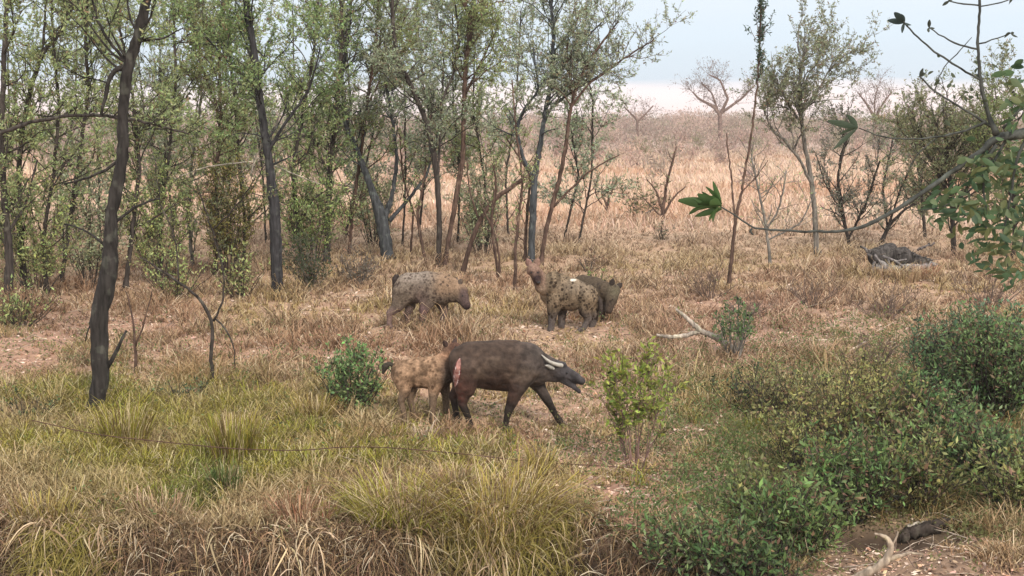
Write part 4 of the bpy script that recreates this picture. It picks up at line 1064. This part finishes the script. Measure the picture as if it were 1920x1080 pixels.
# ---------------------------------------------------------------- grass, litter and other ground cover
def field(n, y0, y1, k=0.40, pw=1.0):
    u = RN.random(n)
    if pw == 1.0: y = y0 * (y1 / y0) ** u
    else: y = y0 + (y1 - y0) * u
    x = RN.uniform(-1, 1, n) * (k * y + 0.8)
    return x, y
def clumps(x, y, m, spread):
    X = np.repeat(x, m) + RN.normal(size=len(x) * m) * np.repeat(spread, m)
    Yy = np.repeat(y, m) + RN.normal(size=len(x) * m) * np.repeat(spread, m)
    return X, Yy
STRAW = np.array([.43, .315, .195]); PALE = np.array([.57, .445, .345]); OLIVE = np.array([.36, .29, .085]); YGR = np.array([.29, .27, .05]); RUST = np.array([.30, .175, .11]); GRN = np.array([.11, .16, .05])
def zones(px, py, x, y):
    bare = np.clip(1.05 * blob(px, py, 1120, 925, 170, 62) + .4 * blob(px, py, 330, 650, 330, 40) + .3 * blob(px, py, 60, 690, 150, 60) + .6 * blob(px, py, 1290, 985, 130, 45) + .5 * blob(px, py, 1150, 800, 120, 40) + 1.1 * blob(px, py, 1720, 1060, 260, 45), 0, 1)
    lush = np.clip(1.3 * blob(px, py, 330, 860, 330, 100) + .5 * blob(px, py, 250, 760, 260, 60), 0, 1)
    green = np.clip(1.2 * blob(px, py, 1650, 860, 300, 150), 0, 1)
    return bare, lush, green
def straw():
    x, y = field(24000, 12.2, 46)
    z = gz(x, y); px, py = proj(x, y, z)
    bare, lush, green = zones(px, py, x, y)
    n1 = vnoise(x, y, .9, 11); n2 = vnoise(x, y, 3.1, 12)
    keep = RN.random(len(x)) < np.clip(.3 + 1.2 * n1 * n2 * 2.2 - bare * .85 - green * .5 + .5 * sstep(y, 22, 34), .03, 1)
    x, y, n1 = x[keep], y[keep], n1[keep]
    m = 14
    h = np.repeat((.05 + .30 * n1 * vnoise(x, y, 2.3, 14) * 1.6) * RN.uniform(.5, 1.3, len(x)), m)
    X, Y = clumps(x, y, m, .02 + .07 * RN.random(len(x)))
    Z = gz(X, Y); px, py = proj(X, Y, Z); bare, lush, green = zones(px, py, X, Y); n = len(X)
    ok = ~((Z < -.13) & (Y > 9) & (Y < 15)) ; X, Y, Z, px, py, bare, lush, green, h = [a[ok] for a in (X, Y, Z, px, py, bare, lush, green, h)]; n = len(X)
    col = jit(STRAW, n, .22, .05)
    t = vnoise(X, Y, .7, 13)
    col = lerp(col, sstep(t, .5, .8) * .7, RUST * 1.2); col = lerp(col, sstep(t, .5, .2) * .45, OLIVE * 1.1)
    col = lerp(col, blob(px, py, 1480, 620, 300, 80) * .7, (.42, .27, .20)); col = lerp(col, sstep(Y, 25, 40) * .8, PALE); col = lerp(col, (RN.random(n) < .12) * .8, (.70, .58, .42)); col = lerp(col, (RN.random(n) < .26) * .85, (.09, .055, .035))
    col = lerp(col, np.clip(lush + green, 0, 1) * .55, YGR)
    w = .006 + .00035 * Y
    hh = h * RN.uniform(.5, 1.25, n) * (1 - .5 * bare) * (1 - .6 * np.clip(1.4 * blob(px, py, 960, 800, 150, 32), 0, 1))
    g = MB(); g.blades(np.stack([X, Y, Z - .01], -1), hh, hh * RN.uniform(.2, 1.9, n), RN.uniform(0, 6.283, n), w, col, col * .8, droop=RN.uniform(0, .7, n))
    o = g.build('dry_grass', M_GRASS); tag(o, 'dry straw coloured grass covering the ground', 'grass', kind='stuff')
straw()
def lush():
    x, y = field(9000, 12.9, 19.5, .40, 2)
    z = gz(x, y); px, py = proj(x, y, z); bare, lu, green = zones(px, py, x, y)
    p = lu * .9 + .5 * blob(px, py, 860, 890, 190, 60) + .35 * blob(px, py, 1600, 800, 200, 60) + .10 * blob(px, py, 700, 800, 300, 60)
    keep = (RN.random(len(x)) < p * (.4 + vnoise(x, y, 2.2, 21)))
    x, y = x[keep], y[keep]; m = 26
    h = np.repeat(RN.uniform(.08, .34, len(x)), m)
    X, Y = clumps(x, y, m, np.full(len(x), .05)); n = len(X); Z = gz(X, Y)
    h = h * (1 - .6 * np.clip(1.4 * blob(*proj(X, Y, Z), 950, 800, 160, 34), 0, 1)); c = jit(YGR, n, .25, .06); t = vnoise(X, Y, 1.3, 22)
    c = lerp(c, sstep(t, .4, .65) * .8, STRAW); c = lerp(c, sstep(t, .35, .1) * .5, GRN); c = lerp(c, (RN.random(n) < .28) * .85, (.10, .07, .035)); c = lerp(c, (RN.random(n) < .14) * .8, (.62, .53, .32))
    hh = h * RN.uniform(.5, 1.2, n)
    g = MB(); g.blades(np.stack([X, Y, Z - .01], -1), hh, hh * RN.uniform(.2, 1.5, n), RN.uniform(0, 6.283, n), .010, c, c * .8, droop=RN.uniform(0, .7, n))
    o = g.build('green_grass', M_GRASS); tag(o, 'yellow-green living grass in the foreground', 'grass', kind='stuff')
lush()
def far_grass():
    x, y = field(26000, 40, 150, .40, 1)
    keep = RN.random(len(x)) < .25 + .9 * vnoise(x, y, .25, 31)
    x, y = x[keep], y[keep]; m = 4
    X, Y = clumps(x, y, m, np.full(len(x), .15)); n = len(X)
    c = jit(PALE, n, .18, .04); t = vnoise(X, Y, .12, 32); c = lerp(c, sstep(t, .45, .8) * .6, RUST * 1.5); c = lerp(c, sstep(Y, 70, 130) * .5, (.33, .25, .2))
    h = RN.uniform(.1, .4, n)
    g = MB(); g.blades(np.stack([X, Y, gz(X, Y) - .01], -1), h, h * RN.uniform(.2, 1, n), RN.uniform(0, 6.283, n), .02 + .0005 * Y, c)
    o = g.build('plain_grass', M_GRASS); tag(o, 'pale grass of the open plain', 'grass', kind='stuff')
far_grass()
def litter():
    x, y = field(80000, 12.0, 30); z = gz(x, y); px, py = proj(x, y, z); n = len(x)
    ok = ~((z < -.12) & (RN.random(n) < .6)); x, y, z = x[ok], y[ok], z[ok]; n = len(x); P = np.stack([x, y, z + RN.uniform(.004, .03, n)], -1); a = RN.uniform(0, 6.283, n)
    D = np.stack([np.cos(a), np.sin(a), RN.normal(size=n) * .25], -1)
    c = jit((.42, .28, .20), n, .35, .06); r = RN.random(n)
    c = lerp(c, (r < .18) * 1.0, (.68, .54, .45)); c = lerp(c, (r > .78) * 1.0, (.13, .09, .07))
    c = lerp(c, (z < -.12) * .85, (.10, .07, .05)); g = MB();  # leaves low in the ditch darkened too, shade put into their colour
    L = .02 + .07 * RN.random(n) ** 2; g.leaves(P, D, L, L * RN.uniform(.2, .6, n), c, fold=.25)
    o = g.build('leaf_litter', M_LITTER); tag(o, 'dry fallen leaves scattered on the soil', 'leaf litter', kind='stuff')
    g = MB(); x, y = field(3200, 12.2, 30)
    for X, Y in zip(x, y):
        if Y > 13 and R.random() < .25 and not (X > 1.5 and Y < 24): continue
        a = R.uniform(0, 6.28); L = R.uniform(.1, .5); p = np.array([X, Y, float(gz(X, Y)) + .02]); d = np.array([math.cos(a), math.sin(a), R.uniform(-.05, .35)])
        P = np.array([p, p + d * L * .5 + RN.normal(size=3) * .02, p + d * L + RN.normal(size=3) * .03]); P[:, 2] = np.maximum(P[:, 2], gz(P[:, 0], P[:, 1]) + .01)
        g.tube(P, [R.uniform(.003, .008), .004, .002], 4, R.choice(((.40, .34, .28), (.20, .14, .11), (.12, .085, .07), (.46, .38, .30))), cap=False)
    o = g.build('twig_litter', M_BARK); tag(o, 'thin dead twigs strewn over the ground', 'twigs', kind='stuff')
litter()
def ground_plants():
    x, y = field(30000, 12.0, 24); z = gz(x, y); px, py = proj(x, y, z)
    p = 2.0 * blob(px, py, 1700, 850, 330, 150) + 1.0 * blob(px, py, 1340, 1030, 190, 50) + .22 * blob(px, py, 1400, 740, 300, 80) + .12 * blob(px, py, 300, 740, 400, 80) + .03
    p = p * (1 - .95 * np.clip(1.4 * blob(px, py, 1740, 1060, 300, 60), 0, 1)); keep = (RN.random(len(x)) < p * (.3 + vnoise(x, y, 1.6, 41))) & (z > -.16); x, y = x[keep], y[keep]; m = 18
    h = np.repeat(RN.uniform(.05, .34, len(x)), m); X, Y = clumps(x, y, m, np.full(len(x), .07)); n = len(X)
    px, py = proj(X, Y, gz(X, Y)); c = jit((.13, .18, .065), n, .3, .08); t = vnoise(X, Y, .9, 42)
    c = lerp(c, sstep(t, .45, .75) * .7, (.21, .205, .085)); c = lerp(c, (RN.random(n) < .07), (.34, .24, .15))
    P = np.stack([X, Y, gz(X, Y) + h * RN.random(n)], -1)
    g = MB(); g.leaves(P, RN.normal(size=(n, 3)) * .7 + [0, 0, .3], RN.uniform(.025, .06, n), RN.uniform(.012, .028, n), c)
    o = g.build('ground_cover', M_LEAF); tag(o, 'low green creeping plants between the bushes', 'ground cover', kind='stuff')
ground_plants()
def scrub():
    g = MB(); n = 2300
    y = 62 * (420 / 62) ** RN.random(n) ** .8; x = RN.uniform(-1, 1, n) * (.42 * y)
    px, py = proj(x, y, gz(x, y))
    keep = RN.random(n) < sstep(y, 80, 190) * .9 + .07 + .3 * (px < 900); x, y = x[keep], y[keep]
    for X, Y in zip(x, y):
        h = R.uniform(.7, 1.7) + 1.8 * float(sstep(Y, 110, 220)) * R.choice((.3, .6, .9, 1.0, 1.7)); w = h * R.uniform(.45, .85); m = int(60 + 90 * h)
        q = RN.normal(size=(m, 3)) * .42; z = float(gz(X, Y))
        P = np.stack([X + q[:, 0] * w, Y + q[:, 1] * w, z + h * np.clip(.55 + q[:, 2] * .6, .02, 1.05)], -1)
        base = R.choice(((.38, .29, .25), (.44, .33, .28), (.34, .28, .23), (.30, .27, .19), (.48, .36, .30)))
        D = RN.normal(size=(m, 3)) * .6 + [0, 0, .8]
        g.leaves(P, D, (.18 + .0008 * Y) * RN.uniform(.6, 1.6, m), .05 + .0004 * Y, jit(base, m, .2, .03))
    o = g.build('far_scrub', M_LEAF); tag(o, 'grey-mauve bare scrub across the far plain up to the skyline', 'scrub', kind='stuff')
scrub()
# tussocks one can tell apart
def tussock(label, px, py, hpx, n, lean, col, droopy=0.0, wpx=60, foot=None):
    g0 = G(px, py) if foot is None else foot; sc = F / g0[1]
    r = np.sqrt(RN.random(n)); a = RN.uniform(0, 6.283, n); rad = wpx / 2 / sc * .55
    P = np.stack([g0[0] + np.cos(a) * r * rad, g0[1] + np.sin(a) * r * rad * .7, np.zeros(n)], -1); P[:, 2] = gz(P[:, 0], P[:, 1]) - .01
    az = a + RN.normal(size=n) * .6; h = hpx / sc * RN.uniform(.45, 1.1, n)
    d = (RN.random(n) < droopy); az = np.where(d, -math.pi / 2 + RN.normal(size=n) * 1.2, az)
    c = jit(col, n, .22, .06); c = lerp(c, d * .8, (.46, .36, .23)); q = RN.random(n); c = lerp(c, (q < .15) * .8, (.62, .50, .33)); c = lerp(c, (q > .72) * .85, (.15, .095, .05))
    ln = h * RN.uniform(.15, 1, n) * lean; ln = np.where(d, RN.uniform(.1, .65, n), ln); h = np.where(d, RN.uniform(.05, .3, n), h)
    g = MB(); e = ~d; g.blades(P[e], h[e], ln[e], az[e], .010, c[e], c[e] * .85, droop=RN.uniform(0, .35, int(e.sum())))
    if d.any(): g.arcs(P[d], az[d], ln[d], h[d] * .7, RN.uniform(.05, .4, int(d.sum())), RN.uniform(.007, .014, int(d.sum())), c[d])
    root = empty('grass_tussock', g0, label, 'grass tussock', 'grass tussocks in the foreground')
    g.build('blades', M_GRASS, root, g0)
for a in (('tall yellow tussock drooping pale blades over the dark ditch, bottom middle left', 760, 985, 105, 800, 1.8, YGR, .2, 330),
          ('wide yellow tussock with the thickest pale drooping fringe, bottom middle', 930, 990, 110, 1200, 1.8, OLIVE, .2, 380),
          ('small straw tussock between the two drooping ones', 850, 965, 110, 320, .6, STRAW, .1, 80),
          ('bright yellow-green tussock right of the small bare sapling', 440, 880, 120, 520, .6, YGR, 0, 150),
          ('yellow tussock at the foot of the thick dark trunk', 235, 850, 110, 420, .7, YGR, 0, 150),
          ('straw tussock hanging over the ditch near the left edge', 300, 985, 80, 420, .8, STRAW, .45, 190),
          ('shaggy dry tussock over the ditch in the left corner', 80, 985, 70, 420, .8, OLIVE, .4, 200),
          ('reddish dry tussock over the ditch, left of the tall yellow ones', 560, 985, 70, 460, .9, RUST * 1.3, .45, 220),
          ('green tussock in front of the bright yellow-green one', 420, 935, 80, 300, .7, GRN, 0, 90),
          ('thin pale tussock in front of the hind legs of the biting hyena', 800, 835, 50, 90, .9, PALE, 0, 90),
          ('straw tussock below the fore hoof of the buffalo', 905, 860, 55, 160, 1.0, STRAW, 0, 90),
          ('olive tussock left of the blue-green bush', 590, 800, 70, 220, .8, OLIVE, 0, 110),
          ('pale dry tussock on the red soil left of the lime-green sapling', 1010, 905, 80, 200, .6, OLIVE, 0, 80)):
    tussock(*a)
# matted dead blades hanging down the bank of the ditch
def fringe():
    n = 24000; x = RN.uniform(-6.3, 1.9, n)
    lip = LIP(x)
    y = lip + .1 - np.abs(RN.normal(size=n)) * .5; z = gz(x, y); ok = (RN.random(n) < 2.6 * vnoise(x, y, 2.2, 52) ** 1.7); x, y, z = x[ok], y[ok], z[ok]; n = len(x)
    c = jit((.26, .175, .10), n, .4, .06); c = lerp(c, (RN.random(n) < .45) * .9, (.09, .055, .035)); c = lerp(c, (RN.random(n) < .1) * .9, (.64, .55, .40)); t = vnoise(x, y, 1.1, 51); c = lerp(c, sstep(t, .5, .8) * .6, YGR)
    g = MB(); g.arcs(np.stack([x, y, z], -1), RN.uniform(0, 6.283, n) * .7 - math.pi * .95, RN.uniform(.08, .5, n), RN.uniform(.02, .14, n), RN.uniform(0, .3, n), RN.uniform(.005, .012, n), c)
    o = g.build('hanging_grass', M_GRASS); tag(o, 'matted dead grass hanging over the dark ditch', 'grass', kind='stuff')
fringe()
def bold(label, px0, px1, n):
    a = G(px0, 965); b = G(px1, 965); c0 = (a[0] + b[0]) / 2; nc = max(3, n // 26)
    cx = RN.uniform(a[0], b[0], nc); cl = LIP(cx) + RN.uniform(-.65, .0, nc)
    i = RN.integers(0, nc, n); x = cx[i] + RN.normal(size=n) * .05; y = cl[i] + RN.normal(size=n) * .04; z = gz(x, y)
    az = -math.pi / 2 + RN.normal(size=n) * .8
    c = jit((.52, .41, .27), n, .25, .04); c = lerp(c, (RN.random(n) < .45) * .8, (.27, .18, .10))
    g = MB(); g.arcs(np.stack([x, y, z], -1), az, RN.uniform(.12, .6, n), RN.uniform(.03, .2, n), RN.uniform(.05, .45, n), RN.uniform(.008, .020, n), c, 8)
    g0 = np.array([c0, float(y.mean()), float(gz(c0, y.mean()))])
    root = empty('drooping_grass', g0, label, 'grass tussock', 'pale dead grass heads over the ditch'); g.build('blades', M_GRASS, root, g0)
bold('long pale dead blades drooping below the tall yellow tussock', 680, 830, 150)
bold('widest spray of long pale dead blades drooping over the ditch, bottom middle', 850, 1010, 210)
bold('sparse pale dead blades drooping over the ditch at bottom left', 60, 330, 120)
bold('tangled pale dead blades between the left corner and the tall yellow tussock', 380, 640, 130)

tussock('dry straw tussock half hiding the fallen log', 1655, 522, 26, 160, .9, STRAW, 0, 90)
tussock('rusty dry tussock at the right end of the fallen log', 1738, 524, 34, 200, .9, RUST * 1.5, 0, 90)
tussock('straw tussock before the middle of the fallen log', 1700, 530, 34, 180, .9, STRAW, 0, 90)
